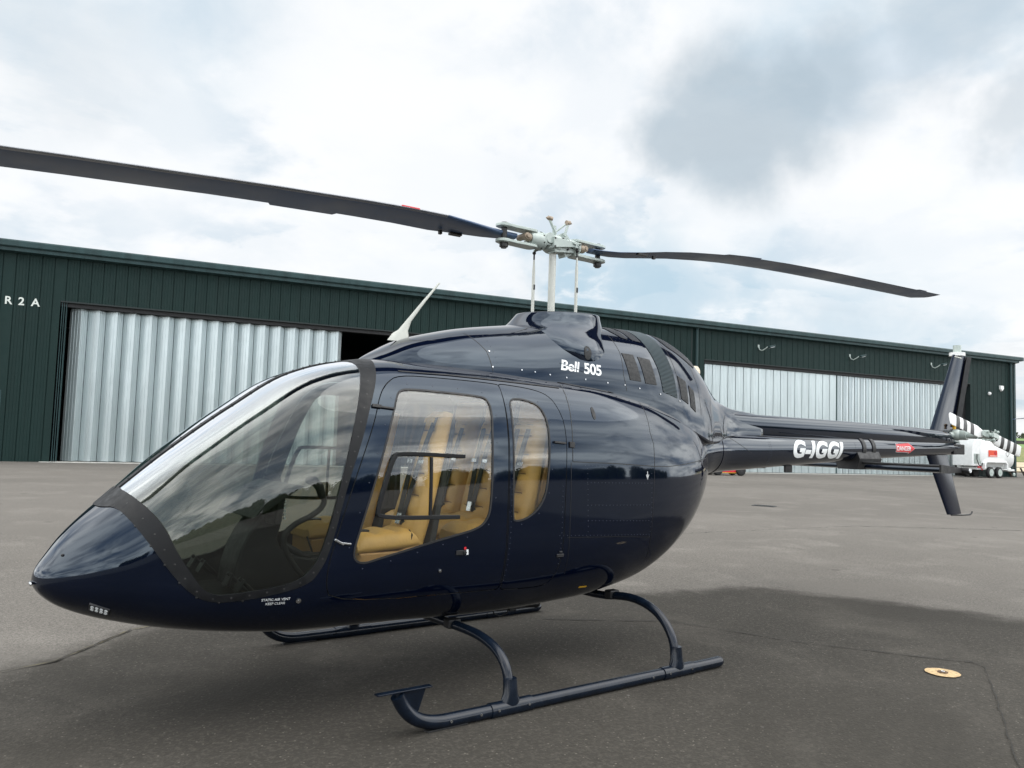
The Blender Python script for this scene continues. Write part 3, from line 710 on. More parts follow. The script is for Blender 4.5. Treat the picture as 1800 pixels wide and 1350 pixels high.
flatpatch(mb, offpoly(poly, .006), bsnap, .0015, 0); flatpatch(mb, poly, bsnap, .0030, 1)
mb.build('warning_arrow', [DECAL, REDS], BOOM)
text_mesh('DANGER', .074, DECAL, 'warning_lettering', BOOM, lambda x, y: tuple(bsnap(5.53+x*1.12, 1.624+y, -1, .0045)[0]), bold=.001, cuts=.02)
# fins
def airfoil_panel(mb, P0, P1, ths, mi=0, n=10):
    """P = (LE, TE) 3D pairs for two stations; thickness along y or z given by ths=(axis, t0, t1)"""
    ax = np.array(ths[0], float); rings = []
    for (le, te), t in ((P0, ths[1]), (P1, ths[2])):
        le, te = np.array(le, float), np.array(te, float); r = []
        cs = (1-np.cos(np.linspace(0, math.pi, n)))/2
        pf = lambda c: 5*(.2969*math.sqrt(c)-.126*c-.3516*c*c+.2843*c**3-.1015*c**4)
        for c in cs: r.append(le+(te-le)*c+ax*t*pf(c)*.5)
        for c in cs[-2:0:-1]: r.append(le+(te-le)*c-ax*t*pf(c)*.5)
        rings.append(r)
    mb.loft(rings, True, mi)
mb = MB(); airfoil_panel(mb, ((6.54, 0, 1.88), (7.16, 0, 1.88)), ((7.17, 0, 2.90), (7.53, 0, 2.90)), ((0, 1, 0), .055*2.2, .035*2.2)); FIN = mb.build('upper_fin', NAVYS, HELI)
mb = MB(); mb.loft([[(7.14, -.035, 1.95), (7.23, -.060, 1.95), (7.235, -.045, 1.95), (7.15, .0, 1.95)], [(7.52, -.02, 2.90), (7.60, -.045, 2.90), (7.605, -.03, 2.90), (7.53, .0, 2.90)]], True, smooth=False); mb.build('fin_trailing_tab', TRIM, FIN)
mb = MB(); airfoil_panel(mb, ((6.40, 0, 1.66), (6.97, 0, 1.66)), ((6.99, 0, .83), (7.38, 0, .83)), ((0, 1, 0), .05*2.2, .035*2.2)); LFIN = mb.build('lower_fin', NAVYS, HELI)
mb = MB(); mb.tube([(7.10, 0, .822), (7.40, 0, .812), (7.62, 0, .812), (7.67, 0, .825), (7.69, 0, .85)], .010, 8); mb.build('tail_skid', BLACK, LFIN)
mb = MB(); mb.cyl((7.29, 0, 2.89), (7.29, 0, 2.935), .095, 20); mb.build('beacon_base', WHITE, FIN); mb = MB(); mb.cyl((7.29, 0, 2.935), (7.29, 0, 3.03), .05, 20); mb.build('beacon', HUBG, FIN)
mb = MB(); mb.tube([(7.16, -.03, 2.87), (7.05, -.16, 2.83)], .008, 8); mb.tube([(7.42, 0, 2.905), (7.9, .25, 2.92)], .006, 8); mb.build('rod_antenna', MASTW, FIN)
# stabiliser below the boom
mb = MB(); 
airfoil_panel(mb, ((4.80, -.98, 1.435), (5.22, -.98, 1.435)), ((4.80, .98, 1.435), (5.22, .98, 1.435)), ((0, 0, 1), .062*2.2, .062*2.2)); STB = mb.build('horizontal_stabiliser', NAVY, HELI)
mb = MB()
for sd_ in (-1, 1):
    mb.tube([(4.74, sd_*.14, 1.475), (4.74, sd_*.97, 1.475)], .014, 8); mb.cyl((5.20, sd_*.96, 1.435), (5.20, sd_*1.03, 1.435), .03, 12); mb.sphere((5.20, sd_*1.03, 1.435), .03, 8)
    mb.loft([[(4.72, sd_*.965, 1.41), (5.26, sd_*.965, 1.41), (5.28, sd_*.965, 1.455), (4.72, sd_*.965, 1.49)], [(4.72, sd_*.985, 1.41), (5.26, sd_*.985, 1.41), (5.28, sd_*.985, 1.455), (4.72, sd_*.985, 1.49)]], True, smooth=False)
mb.build('leading_edge_slat', BLACK, STB)
mb = MB(); mb.cyl((5.20, -1.025, 1.435), (5.20, -1.06, 1.435), .022, 12); mb.build('navigation_light', LAMPG, STB)
mb = MB()
for x in (4.80, 5.01):
    zc, ry, rz = interp(BT, x); mb.loft([ell(x-.035, zc, ry+.006, rz+.006), ell(x-.033, zc, ry+.010, rz+.010), ell(x+.033, zc, ry+.010, rz+.010), ell(x+.035, zc, ry+.006, rz+.006)])
mb.loft([[(x, y*w, z) for x, y, z in ((4.66, -1, z0), (5.12, -1, z0), (5.12, 1, z0), (4.66, 1, z0))] for w, z0 in ((.115, 1.60), (.15, 1.52), (.13, 1.45), (.11, 1.40))], True, smooth=False)
mb.build('stabiliser_saddle', BLACK, BOOM, .008)
mb = MB(); mb.box(3.0, 3.16, -.02, .02, 1.40, 1.44); mb.box(3.5, 3.62, -.012, .012, 1.36, 1.44); mb.build('belly_antenna', BLACK, BOOM, .006)
# boom end, gearbox and tail rotor
mb = MB(); mb.box(7.0, 7.30, -.085, .07, 1.60, 1.73); mb.build('boom_end_frame', BLACK, BOOM, .01)
mb = MB(); mb.sphere((7.20, -.02, 1.85), .085, 10, 0, (1.2, 1, .9)); mb.cyl((7.20, -.06, 1.85), (7.20, -.16, 1.85), .062, 16); mb.cyl((7.20, -.16, 1.85), (7.20, -.20, 1.85), .038, 14); mb.cyl((7.2, 0, 1.77), (7.2, 0, 1.70), .06, 14); mb.cyl((7.03, 0, 1.84), (7.15, 0, 1.85), .045, 12)
GB = mb.build('tail_gearbox', HUBG, HELI); mb = MB(); mb.cyl((7.04, -.07, 1.92), (7.04, -.07, 1.97), .020, 12); mb.sphere((7.04, -.07, 1.97), .028, 6, 0, (1.4, 1, .7)); mb.build('oil_filler_cap', YELLOW, GB)
mb = MB(); mb.cyl((7.20, -.16, 1.85), (7.20, -.44, 1.85), .022, 14); mb.cyl((7.20, -.20, 1.85), (7.20, -.30, 1.85), .045, 14, 0, .02); TR = mb.build('tail_rotor', HUBG, HELI)
dirv = np.array([.983, 0, -.183]); nv = np.array([.183, 0, .983]); hub = np.array([7.185, -.40, 1.845])
for sgn in (-1, 1):
    mb = MB(); rr = [.13, .20, .26, .32, .38, .48, .57, .67, .76, .86, .93, .97, 1.0]; col = []
    col = [0, 0, 0, 0, 1, 0, 1, 0, 1, 0, 0, 0]
    for i in range(12):
        def st(r):
            ch = .15 if r > .26 else .09+(r-.13)*.46; tw = R(9)*sgn
            cdir = nv*math.cos(tw)+np.array([0, -1, 0])*math.sin(tw); c = hub+dirv*sgn*r
            if r >= 1.0: ch *= .92
            return (c-cdir*ch*.5*sgn, c+cdir*ch*.5*sgn), np.cross(cdir, dirv)
        (A, n_), (B, _) = st(rr[i]), st(rr[i+1]); airfoil_panel(mb, A, B, (n_, .022*2.2, .022*2.2), col[i], 9)
    TB = mb.build('tail_rotor_blade', [WHITE, STRIPEB], TR)
mb = MB()
mb.cyl(hub+[0, -.07, 0], hub+[0, .07, 0], .035, 14)
for sgn in (-1, 1):
    for dy in (-.028, .028): mb.obox(hub+dirv*sgn*.10+[0, dy, 0], dirv, (0, 1, 0), nv, .085, .010, .035)
    for a in (-.02, .03):
        c = hub+dirv*sgn*(.09)+nv*a*1.2; mb.cyl(c+[0, -.055, 0], c+[0, .055, 0], .020, 10)
    c = hub+dirv*sgn*.05+nv*.06*sgn; mb.tube([c+[0, -.10, 0], c+[0, 0, 0]], .010, 8); mb.sphere(c+[0, -.10, 0], .02, 6)
    mb.tube([hub+nv*.075*sgn+[0, -.09, 0], hub+nv*.075*sgn+dirv*sgn*.14+[0, -.05, 0]], .010, 8)
mb.obox(hub+[0, -.10, 0], dirv, (0, 1, 0), nv, .075, .012, .03)
mb.build('tail_rotor_hub', HUBG, TR, .004)
mb = MB()
for a in (-.09, -.03, .04, .1):
    for b_ in (-.035, .04): c = hub+dirv*a+nv*b_; mb.cyl(c+[0, -.085, 0], c+[0, -.068, 0], .011, 6)
mb.build('hub_bolt', BOLT, TR)

# ------------------------------------------------------------------ main rotor
HX, HZ = .365, 3.17
mb = MB(); mb.cyl((HX, 0, 2.40), (HX, 0, 3.14), .029, 24); mb.build('mast', MASTW, HELI)
for x, y, zt in ((.225, .06, 3.085), (.545, -.09, 3.13)):
    mb = MB(); mb.tube([(x, y, 2.45), (x, y, zt-.16), (x, y, zt-.09), (x, y, zt-.05)], [.0125, .0125, .008, .006], 14); L_ = mb.build('pitch_link', MASTW, HELI)
    mb = MB(); mb.cyl((x, y, zt-.055), (x, y, zt-.01), .007, 8); mb.sphere((x, y, zt), .015, 6); mb.build('rod_end', BOLT, L_)
    mb = MB(); mb.box(x-.007, x+.007, y-.016, y-.0115, 2.79, 2.83); mb.build('placard', BOLT, L_)
mb = MB(); 
mb.loft([[(HX+a*c, b_*s_, z) for c, s_ in [(math.cos(t), math.sin(t)) for t in np.linspace(0, 2*math.pi, 25)[:-1]]] for z, a, b_ in ((3.105, .06, .065), (3.12, .085, .08), (3.20, .095, .085), (3.225, .07, .07))])
mb.obox((HX, 0, 3.17), (1, 0, .0), (0, 1, 0), (0, 0, 1), .14, .060, .034)
mb.cyl((.455, -.03, 3.215), (.455, .07, 3.215), .056, 22); mb.cyl((.28, -.075, 3.195), (.28, .02, 3.195), .042, 20)
HUB = mb.build('rotor_hub', HUBG, HELI, .006)
for sgn in (-1, 1):
    mb = MB(); x0_ = HX+sgn*.10; N_ = 24
    ringsg = []
    for dx, r, oz in ((.0, .056, 0), (.01, .068, 0), (.05, .070, 0), (.08, .068, 0), (.13, .064, 0), (.15, .056, 0)):
        ringsg.append([(x0_+sgn*dx, r*math.cos(t)*1.05, HZ+oz+r*math.sin(t)) for t in np.linspace(0, 2*math.pi, N_+1)[:-1]])
    mb.loft(ringsg); mb.cyl((x0_+sgn*.025, 0, HZ), (x0_+sgn*.037, 0, HZ), .074, 24)
    for dz in (-1, 1):
        pl = [(x0_+sgn*.08, -.058), (x0_+sgn*.18, -.060), (x0_+sgn*.30, -.052), (x0_+sgn*.36, -.058), (x0_+sgn*.415, -.055), (x0_+sgn*.45, -.030)]
        pl = pl+[(x, -y) for x, y in pl[::-1]]
        if sgn < 0: pl = pl[::-1]
        zc = HZ+dz*.060; mb.prism(chaikin(pl, 2), zc-.011, zc+.011, ax='z')
        mb.cyl((x0_+sgn*.385, 0, zc-.014), (x0_+sgn*.385, 0, zc+.014), .050, 22)
    g = mb.build('blade_grip', HUBG, HUB, .004)
    mb = MB()
    mb.cyl((x0_+sgn*.385, 0, HZ-.115), (x0_+sgn*.385, 0, HZ+.085), .022, 14); mb.cyl((x0_+sgn*.385, 0, HZ-.105), (x0_+sgn*.385, 0, HZ-.074), .034, 8); mb.cyl((x0_+sgn*.385, 0, HZ+.074), (x0_+sgn*.385, 0, HZ+.085), .026, 8)
    for t in range(8): mb.cyl((x0_+sgn*.037, .068*math.cos(t*.785+.3), HZ+.068*math.sin(t*.785+.3)), (x0_+sgn*.048, .068*math.cos(t*.785+.3), HZ+.068*math.sin(t*.785+.3)), .008, 6)
    mb.build('grip_bolt', BOLT, HUB)
    mb = MB(); mb.cyl((x0_+sgn*.20, -.058, HZ+.006), (x0_+sgn*.20, .058, HZ+.006), .026, 14); mb.cyl((x0_+sgn*.20, -.072, HZ+.006), (x0_+sgn*.20, -.055, HZ+.006), .015, 10); mb.sphere((x0_+sgn*.18, -.035, HZ), .034, 8)
    mb.build('elastomeric_bearing', BRASS, HUB)
# pitch horn, drive pins, balance weights
mb = MB(); mb.loft([[(.30, -.095, 3.205), (.30, -.075, 3.205), (.30, -.075, 3.12), (.30, -.095, 3.12)], [(.52, -.10, 3.195), (.52, -.075, 3.195), (.52, -.075, 3.155), (.52, -.10, 3.155)]], True, smooth=False)
mb.obox((.540, -.09, 3.170), (1, 0, 0), (0, 1, 0), (0, 0, 1), .028, .022, .024); mb.cyl((.545, -.12, 3.175), (.545, -.06, 3.175), .016, 12); mb.cyl((.50, -.115, 3.185), (.50, -.075, 3.185), .012, 10)
mb.obox((.43, -.02, 3.125), (1, 0, .12), (0, 1, 0), (-.12, 0, 1), .10, .05, .022)
mb.obox((.49, 0, 3.105), (1, 0, .4), (0, 1, 0), (-.4, 0, 1), .035, .04, .018)
mb.tube([(.30, .02, 3.15), (.225, .06, 3.10)], .012, 8)
mb.build('pitch_horn', HUBG, HUB, .005)
mb = MB()
for x, dx in ((.33, -.045), (.42, .055)):
    mb.tube([(x+.02, -.05, 3.24), (x+dx, -.05, 3.345)], .011, 8); mb.tube([(.375, -.02, 3.27), (x+dx*.9, -.04, 3.35)], .007, 8)
mb.cyl((.375, 0, 3.22), (.375, 0, 3.32), .016, 10); mb.build('weight_arm', HUBG, HUB)
mb = MB()
for x, s_ in ((.285, -1), (.475, 1)): mb.cyl((x-.018*s_, -.05, 3.352), (x+.020*s_, -.05, 3.358), .021, 12, 0, .016); mb.cyl((x+.018*s_, -.05, 3.356), (x+.04*s_, -.05, 3.354), .014, 10, 0, .003)
mb.build('balance_weight', BRASS, HUB)
mb = MB()
for x, y, z in ((.31, -.10, 3.195), (.40, -.09, 3.205), (.545, -.125, 3.175), (.31, -.10, 3.13), (.46, -.085, 3.13)): mb.cyl((x, y, z), (x, y+.015, z), .008, 6)
mb.build('hub_bolt', BOLT, HUB)

BZA = [(.55,3.172),(.8,3.20),(1.3,3.272),(2.1,3.345),(2.9,3.378),(3.8,3.393),(4.75,3.405),(5.65,3.415),(6.1,3.42)]
BZF = [(.55,3.172),(1.1,3.192),(2.2,3.158),(3.0,3.115),(3.7,3.075),(4.5,3.01),(5.1,2.95),(5.65,2.89),(6.1,2.84)]
PSI = R(-3.6)
for tab, sgn, nm in ((BZA, 1, 'aft'), (BZF, -1, 'fwd')):
    mb = MB(); rings = []; mids = []
    rs = [.36, .45, .60, .80, 1.0, 1.3, 1.6, 1.72, 1.74, 2.0, 2.18, 2.20, 2.6, 3.0, 3.4, 3.8, 4.2, 4.6, 4.78, 4.80, 4.95, 4.97, 5.10, 5.20, 5.25, 5.27]
    d = np.array([math.cos(PSI), math.sin(PSI), 0])*sgn; side = np.array([-d[1], d[0], 0])   # side = leading edge direction (counter-clockwise)
    for r in rs:
        z = float(interp([(a, b) for a, b in tab], max(.55, r))[0]); c = np.array([HX, 0, 0])+d*r; c[2] = z
        if r < .6: ch, th = .11+(r-.36)*.25, .046
        elif r < 1.0: ch, th = .19+(r-.6)*.36, .045
        else: ch, th = .335, .034
        te = 0
        if 1.74 <= r <= 2.18: te = .035
        if 4.80 <= r <= 4.95: te = .03
        le = ch*.28; tr_ = ch*.72+te
        if r > 5.20:
            k_ = (r-5.20)/.07; le -= k_*ch*.30 
        pit = R(1.5) if sgn > 0 else R(9-5*min(1, r/2.5))
        lo = side*math.cos(pit)+np.array([0, 0, 1])*math.sin(pit); no = np.cross(d, lo); no = no if no[2] > 0 else -no
        cs = (1-np.cos(np.linspace(0, math.pi, 12)))/2; pf = lambda c_: 5*(.2969*math.sqrt(c_)-.126*c_-.3516*c_*c_+.2843*c_**3-.1015*c_**4)
        ring = [c+lo*(le-(le+tr_)*q)+no*th*pf(q)*1.0 for q in cs]+[c+lo*(le-(le+tr_)*q)-no*th*pf(q)*.8 for q in cs[-2:0:-1]]
        rings.append(ring); mids.append((c, lo, no, le))
    mb.loft(rings); n_ = len(rings[0])
    # metal abrasion strip: first faces either side of the leading edge
    nb_ = (len(rings)-1)*n_
    for i in range(len(rings)-1):
        for j in (0, 1, n_-1, n_-2):
            if rs[i] >= 1.0: mb.mi[i*n_+j] = 1
    BL = mb.build('rotor_blade', [BLADE, BLADEE], HELI)
    mb = MB(); i = rs.index(.80); c, lo, no, le = mids[i]
    mb.obox(c-lo*.17-no*.014, d, lo, no, .05, .02, .008); mb.obox(c-lo*.17-no*.02+d*.13, d, lo, no, .012, .012, .014)
    mb.build('root_doubler', BOLT, BL)
    if sgn < 0:
        mb = MB(); i = rs.index(1.3); c, lo, no, le = mids[i]; mb.obox(c+lo*(le-.012)+no*.004, d, lo, no, .07, .012, .006); mb.build('red_mark', RED, BL, .003)

# ------------------------------------------------------------------ landing gear
for sy in (-1, 1):
    y = sy*1.055; mb = MB()
    pth = [(-1.475, y, .215), (-1.44, y, .15), (-1.39, y, .095), (-1.32, y, .055), (-1.23, y, .033), (-1.12, y, .030), (-.6, y, .030), (0, y, .030), (.7, y, .030), (1.14, y, .030), (1.19, y, .034)]
    pth = smooth_open(pth, 2)
    # rectangular tube swept in the xz plane
    rings = []
    for i, p in enumerate(pth):
        a = np.array(pth[max(0, i-1)]); b_ = np.array(pth[min(len(pth)-1, i+1)]); t = (b_-a)/np.linalg.norm(b_-a); u = np.array([-t[2], 0, t[0]]); v = np.array([0, 1, 0]); hu, hv = .038, .038
        if i == len(pth)-1: hu *= .8; hv *= .85
        rings.append([np.array(p)+np.array([0, 0, .011])+u*hu*math.cos(w)+v*hv*math.sin(w) for w in np.linspace(0, 2*math.pi, 21)[:-1]])
    rings.append([rings[-1][0]*0+(np.mean(rings[-1], axis=0)+(q-np.mean(rings[-1], axis=0))*.55+np.array([.018, 0, 0])) for q in rings[-1]])
    mb.loft(rings); SK = mb.build('skid', SKIDP, HELI)
    mb = MB(); mb.loft([[(-1.60, y+q, .243+dz) for q, dz in ((-.021, 0), (.021, 0), (.021, .008), (-.021, .008))], [(-1.27, y+q, .243+dz) for q, dz in ((-.021, 0), (.021, 0), (.021, .008), (-.021, .008))]], True, smooth=False)
    mb.prism([(-1.50,.243),(-1.30,.243),(-1.315,.20),(-1.34,.13),(-1.36,.10),(-1.42,.16)], y-.004, y+.004); mb.build('boarding_step', SKIDP, SK, .002)
    mb = MB()
    for x in (-1.15, -.95, .45, .82): 
        mb.cyl((x, y+sy*.034, .045), (x, y+sy*.041, .045), .008, 8)
    for x in (-.72, .72):
        for a in (-.11, .11): mb.cyl((x+a, y+sy*.040, .05), (x+a, y+sy*.048, .05), .008, 8)
    mb.build('skid_bolt', CHROME, SK)
    mb = MB()
    for x in (-1.16, -.72, .72): mb.box(x-.16, x+.16, y-.026, y+.026, -.0045+.001, .0) if False else mb.box(x-.13, x+.13, y-.024, y+.024, .0005, .012)
    mb.build('wear_shoe', BLACK, SK, .003)
    mb = MB()
    for x in (-.72, .72):
        mb.cyl((x-.15, y, .041), (x+.15, y, .041), .044, 20)
        mb.prism([(x-.06, .085), (x+.06, .085), (x+.042, .20), (x-.042, .20)], y-.034, y+.034) if False else mb.loft([[(x+w*math.cos(t), y+.041*math.sin(t)+sy*o_, z) for t in np.linspace(0, 2*math.pi, 19)[:-1]] for z, w, o_ in ((.05, .075, 0), (.085, .062, 0), (.12, .046, -.002), (.205, .041, -.012))], True)
    mb.build('skid_saddle', SKIDP, SK)
for x in (-.72, .72):
    mb = MB(); arc = [(-1.04,.10),(-1.03,.20),(-1.00,.275),(-.94,.35),(-.86,.405),(-.75,.445),(-.62,.462),(-.49,.455),(-.3,.425),(0,.42)] if x > 0 else [(-1.04,.10),(-1.03,.19),(-1.00,.26),(-.94,.315),(-.85,.355),(-.72,.380),(-.58,.388),(-.3,.385),(0,.38)]
    arc = arc+[(-a, b) for a, b in arc[-2::-1]]; arc = smooth_open(arc, 1)
    mb.tube([(x, a, b) for a, b in arc], .030, 16); CTB = mb.build('cross_tube', SKIDP, HELI)
    mb = MB()
    for sy in (-1, 1): mb.obox((x, sy*.40, .392 if x < 0 else .455), (1, 0, 0), (0, 1, 0), (0, 0, 1), .048, .036, .030)
    mb.build('tube_clamp', BLACK, CTB, .01)
# hook and cable under the belly
mb = MB(); mb.box(-.10, .16, -.05, .05, .335, .41); mb.cyl((.16, 0, .36), (.30, 0, .352), .032, 14); mb.sphere((.30, 0, .352), .036, 8); mb.box(.0, .06, -.07, .07, .33, .36); mb.build('belly_camera', BLACK, HELI, .006)
mb = MB(); mb.tube([(-.08, .03, .36), (-.06, .05, .30), (.0, .06, .272), (.06, .05, .29), (.08, .03, .35)], .005, 6); mb.build('belly_cable', BLACK, HELI)

# ------------------------------------------------------------------ cabin
def wid(x): return interp(FTs, math.sqrt(x-X0))[2]
mb = MB(); xs = np.linspace(-2.30, .02, 24); pl = [(x, -(wid(x)-.06)*.88) for x in xs]; pl += [(x, -y) for x, y in pl[::-1]]
mb.prism(pl, .60, .625, ax='z'); FLOOR = mb.build('cabin_floor', CARPET, HELI)
mb = MB(); y_, z_ = sect(interp(FTs, math.sqrt(.03-X0)), 30); y_ *= .975; z_ = (z_-1.2)*.975+1.2
rg = ring_full(.03, y_, z_); mb.loft([rg, [(p[0]+.02, p[1], p[2]) for p in rg]], True, smooth=False); mb.build('rear_bulkhead', LINING, HELI)
def cushion(mb, c, L, Wd0, T, ang, nseg=4, mi=0, taper=0.):
    """padded slab: c = centre bottom of front edge, runs along direction ang in xz"""
    d = np.array([math.cos(ang), 0, math.sin(ang)]); n = np.array([-math.sin(ang), 0, math.cos(ang)]); rings = []
    for i in range(nseg*8+1):
        t = i/(nseg*8); Wd = Wd0*(1-taper*max(0, t-.25)**1.3/.688); ph = (t*nseg) % 1; pad = .026*abs(math.sin(math.pi*t*nseg))**.5
        ends = min(1, 8*min(t, 1-t)+.35); th = T*ends**.5
        top = []
        for k in range(15):
            u = -1+2*k/14; bol = .020*math.exp(-((abs(u)-.80)/.13)**2); rnd = max(0, 1-abs(u)**8); top.append(np.array(c)+d*L*t+np.array([0, u*Wd/2, 0])+n*(th*(.35+.65*rnd**.5)+bol*rnd+pad*(abs(u) < .70)))
        rings.append(top+[np.array(c)+d*L*t+np.array([0, Wd/2*.96, 0]), np.array(c)+d*L*t+np.array([0, -Wd/2*.96, 0])])
    mb.loft(rings, True, mi)
STITCH = pmat('stitch_groove', (.20, .10, .035), .7)
def seat(name, y, xf, zf, cl, ca, xb, zb, bl, ba, Wd, th=.11):
    root = empty(name, (xf, y, .6), parent=HELI)
    def ob(mb, nm, mat, bev=0): 
        for i, v in enumerate(mb.v): mb.v[i] = (v[0]-xf, v[1]-y, v[2]-.6)
        return mb.build(nm, mat, root, bev)
    m = MB(); cushion(m, (xf, y, zf), cl, Wd, .085, ca, 3); ob(m, 'seat_cushion', LEATHER)
    m = MB(); cushion(m, (xb, y, zb), bl, Wd, th, ba, 6, 0, .46 if name == 'front_seat' else .25); ob(m, 'backrest', LEATHER)
    d = np.array([math.cos(ba), 0, math.sin(ba)]); n = np.array([-math.sin(ba), 0, math.cos(ba)])
    B = np.array([xb, y, zb]); m = MB()
    for k in range(1, 6): m.obox(B+d*bl*k/6+n*(th*.985), d, (0, 1, 0), n, .0035, Wd*(.29-.12*max(0, k/6-.3)), .005)
    for s_ in (-1, 1): m.tube([B+d*bl*.08+n*(th+.001)+[0, s_*Wd*.31, 0], B+d*bl*.45+n*(th+.002)+[0, s_*Wd*.29, 0], B+d*bl*.92+n*(th+.001)+[0, s_*Wd*.19, 0]], .005, 6)
    ob(m, 'stitching', STITCH); m = MB()
    up = bl*.93
    for s_ in (-1, 1):
        p0 = B+d*up+n*(th+.022)+[0, s_*.065, 0]; p1 = B+d*.12+n*(th+.032)+[0, s_*.025, 0]
        side_ = np.array([0, 1, 0]); pts = [p0-n*.05+d*.02, p0, p0*.6+p1*.4+n*.012, p1]
        rg = []
        for p in pts: rg.append([p-side_*.027, p+side_*.027, p+side_*.027-n*.003, p-side_*.027-n*.003])
        m.loft(rg, True, 0, smooth=False)
    p1 = B+d*.12+n*(th+.030)
    for s_ in (-1, 1):
        a, b_ = p1, B+n*.09+[0, s_*Wd*.48, 0]+d*.02; m.loft([[a-d*.022, a+d*.022, a+d*.022-n*.003, a-d*.022-n*.003], [b_-d*.022, b_+d*.022, b_+d*.022-n*.003, b_-d*.022-n*.003]], True, smooth=False)
    BE = ob(m, 'seat_belt', BELT)
    m = MB(); m.obox(p1+n*.010, d, (0, 1, 0), n, .035, .026, .006); 
    for s_ in (-1, 1): m.obox(B+d*up*.62+n*(th+.040)+[0, s_*.07, 0], d, (0, 1, 0), n, .014, .030, .004)
    ob(m, 'belt_buckle', CHROME, .003)
    return root, ob
for y in (-.36, .36):
    root, ob = seat('front_seat', y, -1.48, .90, .44, R(3), -1.04, .93, .86, R(74), .34, .085)
    m = MB(); m.prism([(-1.47,.62),(-1.07,.62),(-1.02,.86),(-1.04,.96),(-1.20,.90),(-1.47,.90)], y-.165, y+.165); ob(m, 'seat_base', LEATHERD, .012)
    m = MB(); m.loft([[(x0_, y-w_, z0_), (x0_+t_, y-w_, z0_), (x0_+t_, y+w_, z0_), (x0_, y+w_, z0_)] for x0_, z0_, t_, w_ in ((-1.03,.62,.05,.145), (-.95,1.1,.045,.145), (-.80,1.72,.03,.085))], True, smooth=False); ob(m, 'backrest_shell', LINING, .012)
    m = MB(); m.cyl((-1.40, y-.02, .99), (-1.40, y-.02, 1.02), .055, 16); ob(m, 'headset', BLACK, .006)
for y in (-.42, 0, .42):
    root, ob = seat('rear_seat', y, -.74, .93, .48, R(3), -.25, .96, .80, R(77), .385, .09)
    m = MB(); m.prism([(-.73,.70),(-.30,.70),(-.30,.93),(-.73,.93)], y-.198, y+.198); ob(m, 'seat_base', LEATHERD, .012)
    m = MB(); m.prism([(-.25,.93),(.0,.93),(.02,1.66),(-.06,1.66)], y-.165, y+.165); ob(m, 'backrest_shell', LEATHERD, .012)
    m = MB(); cushion(m, (-.07, y, 1.71), .17, .27, .09, R(82), 1); ob(m, 'headrest', LEATHER)
# pedestal, controls
mb = MB(); mb.prism(chaikin([(-2.10,.62),(-2.06,.88),(-1.98,1.04),(-1.90,1.12),(-1.84,1.13),(-1.80,1.07),(-1.84,.92),(-1.70,.84),(-1.35,.80),(-1.33,.62)], 1), -.15, .15); PED = mb.build('instrument_console', PLASTIC, HELI, .015)
mb = MB(); ax = np.array([.12, 0, 1.]); ax /= np.linalg.norm(ax); nx = np.array([1, 0, -.12]); 
for y in (-.11, .11): mb.obox((-1.885, y*1.9, 1.16), ax, (0, 1, 0), nx, .10, .115, .022)
mb.build('display_screen', BLACK, PED, .012)
for y in (-.34, .36):
    mb = MB(); mb.tube(smooth_open([(-1.60, y, .62), (-1.80, y, .82), (-1.88, y, .98), (-1.82, y, 1.06), (-1.68, y, 1.12), (-1.62, y, 1.18), (-1.64, y, 1.25)], 2), .017, 12); CY = mb.build('cyclic_stick', PLASTIC, HELI)
    mb = MB(); mb.tube([(-1.64, y, 1.22), (-1.66, y, 1.28), (-1.70, y, 1.32)], [.022, .028, .026], 12); mb.sphere((-1.71, y, 1.32), .035, 8, 0, (1.2, .8, .8)); mb.build('cyclic_grip', BLACK, CY)
for y in (-.46, -.26, .26, .46):
    mb = MB(); mb.obox((-2.15, y, .76), (.5, 0, .86), (0, 1, 0), (-.86, 0, .5), .04, .04, .006); mb.tube([(-2.15, y, .80), (-2.05, y, .70), (-1.95, y, .64)], .012, 8); mb.build('rudder_pedal', PLASTIC, HELI, .004)
mb = MB(); mb.tube([(-1.25, -.12, .66), (-1.45, -.12, .74), (-1.68, -.12, .86)], .014, 10); mb.tube([(-1.66, -.12, .85), (-1.78, -.12, .92)], .022, 10); mb.build('collective_lever', PLASTIC, HELI)
PANELG = pmat('screen_grey', (.05, .055, .06), .15)  # even dark grey base colour for the screen glass
mb = MB()
for y in (-.21, .21): mb.obox((-1.862, y, 1.16), ax, (0, 1, 0), nx, .082, .095, .003)
mb.build('screen_glass', PANELG, PED)
mb = MB()
for i in range(7):
    for y in (-.31, -.11, .11, .31): mb.obox((-1.858+.012*(3-i)/3*.3, y, 1.10+i*.02), ax, (0, 1, 0), nx, .006, .008, .006)
mb.build('screen_button', LAMPG, PED)
mb = MB(); 
for i in range(3): mb.box(-1.72+i*.11, -1.63+i*.11, -.09, .09, .835-i*.010, .850-i*.010)
mb.build('radio_panel', BLACK, PED, .003)
mb = MB(); mb.prism([(-2.05, 1.10), (-1.98, 1.19), (-1.80, 1.295), (-1.74, 1.285), (-1.78, 1.27), (-1.96, 1.15)], -.34, .34); mb.build('glare_shield', PLASTIC, PED, .008)
mb = MB(); mb.tube([(-1.36, .02, .86), (-1.30, -.02, .95), (-1.26, -.10, .97), (-1.20, -.16, .90)], .008, 8); mb.tube([(-1.50, .16, .66), (-1.46, .17, .80), (-1.50, .19, .92)], .007, 8); mb.build('headset_cord', BLACK, HELI)
mb = MB(); mb.prism([(-.80,.63),(-.48,.63),(-.47,.86),(-.55,.90),(-.74,.90),(-.81,.85)], -.10, .26); mb.build('red_kit_bag', REDCARPET, HELI, .02)
mb = MB()
for x, y, r_ in ((-1.72, -.30, .015), (-1.68, -.26, .012), (-1.78, -.24, .013)): mb.sphere((x, y, .655), r_, 6)
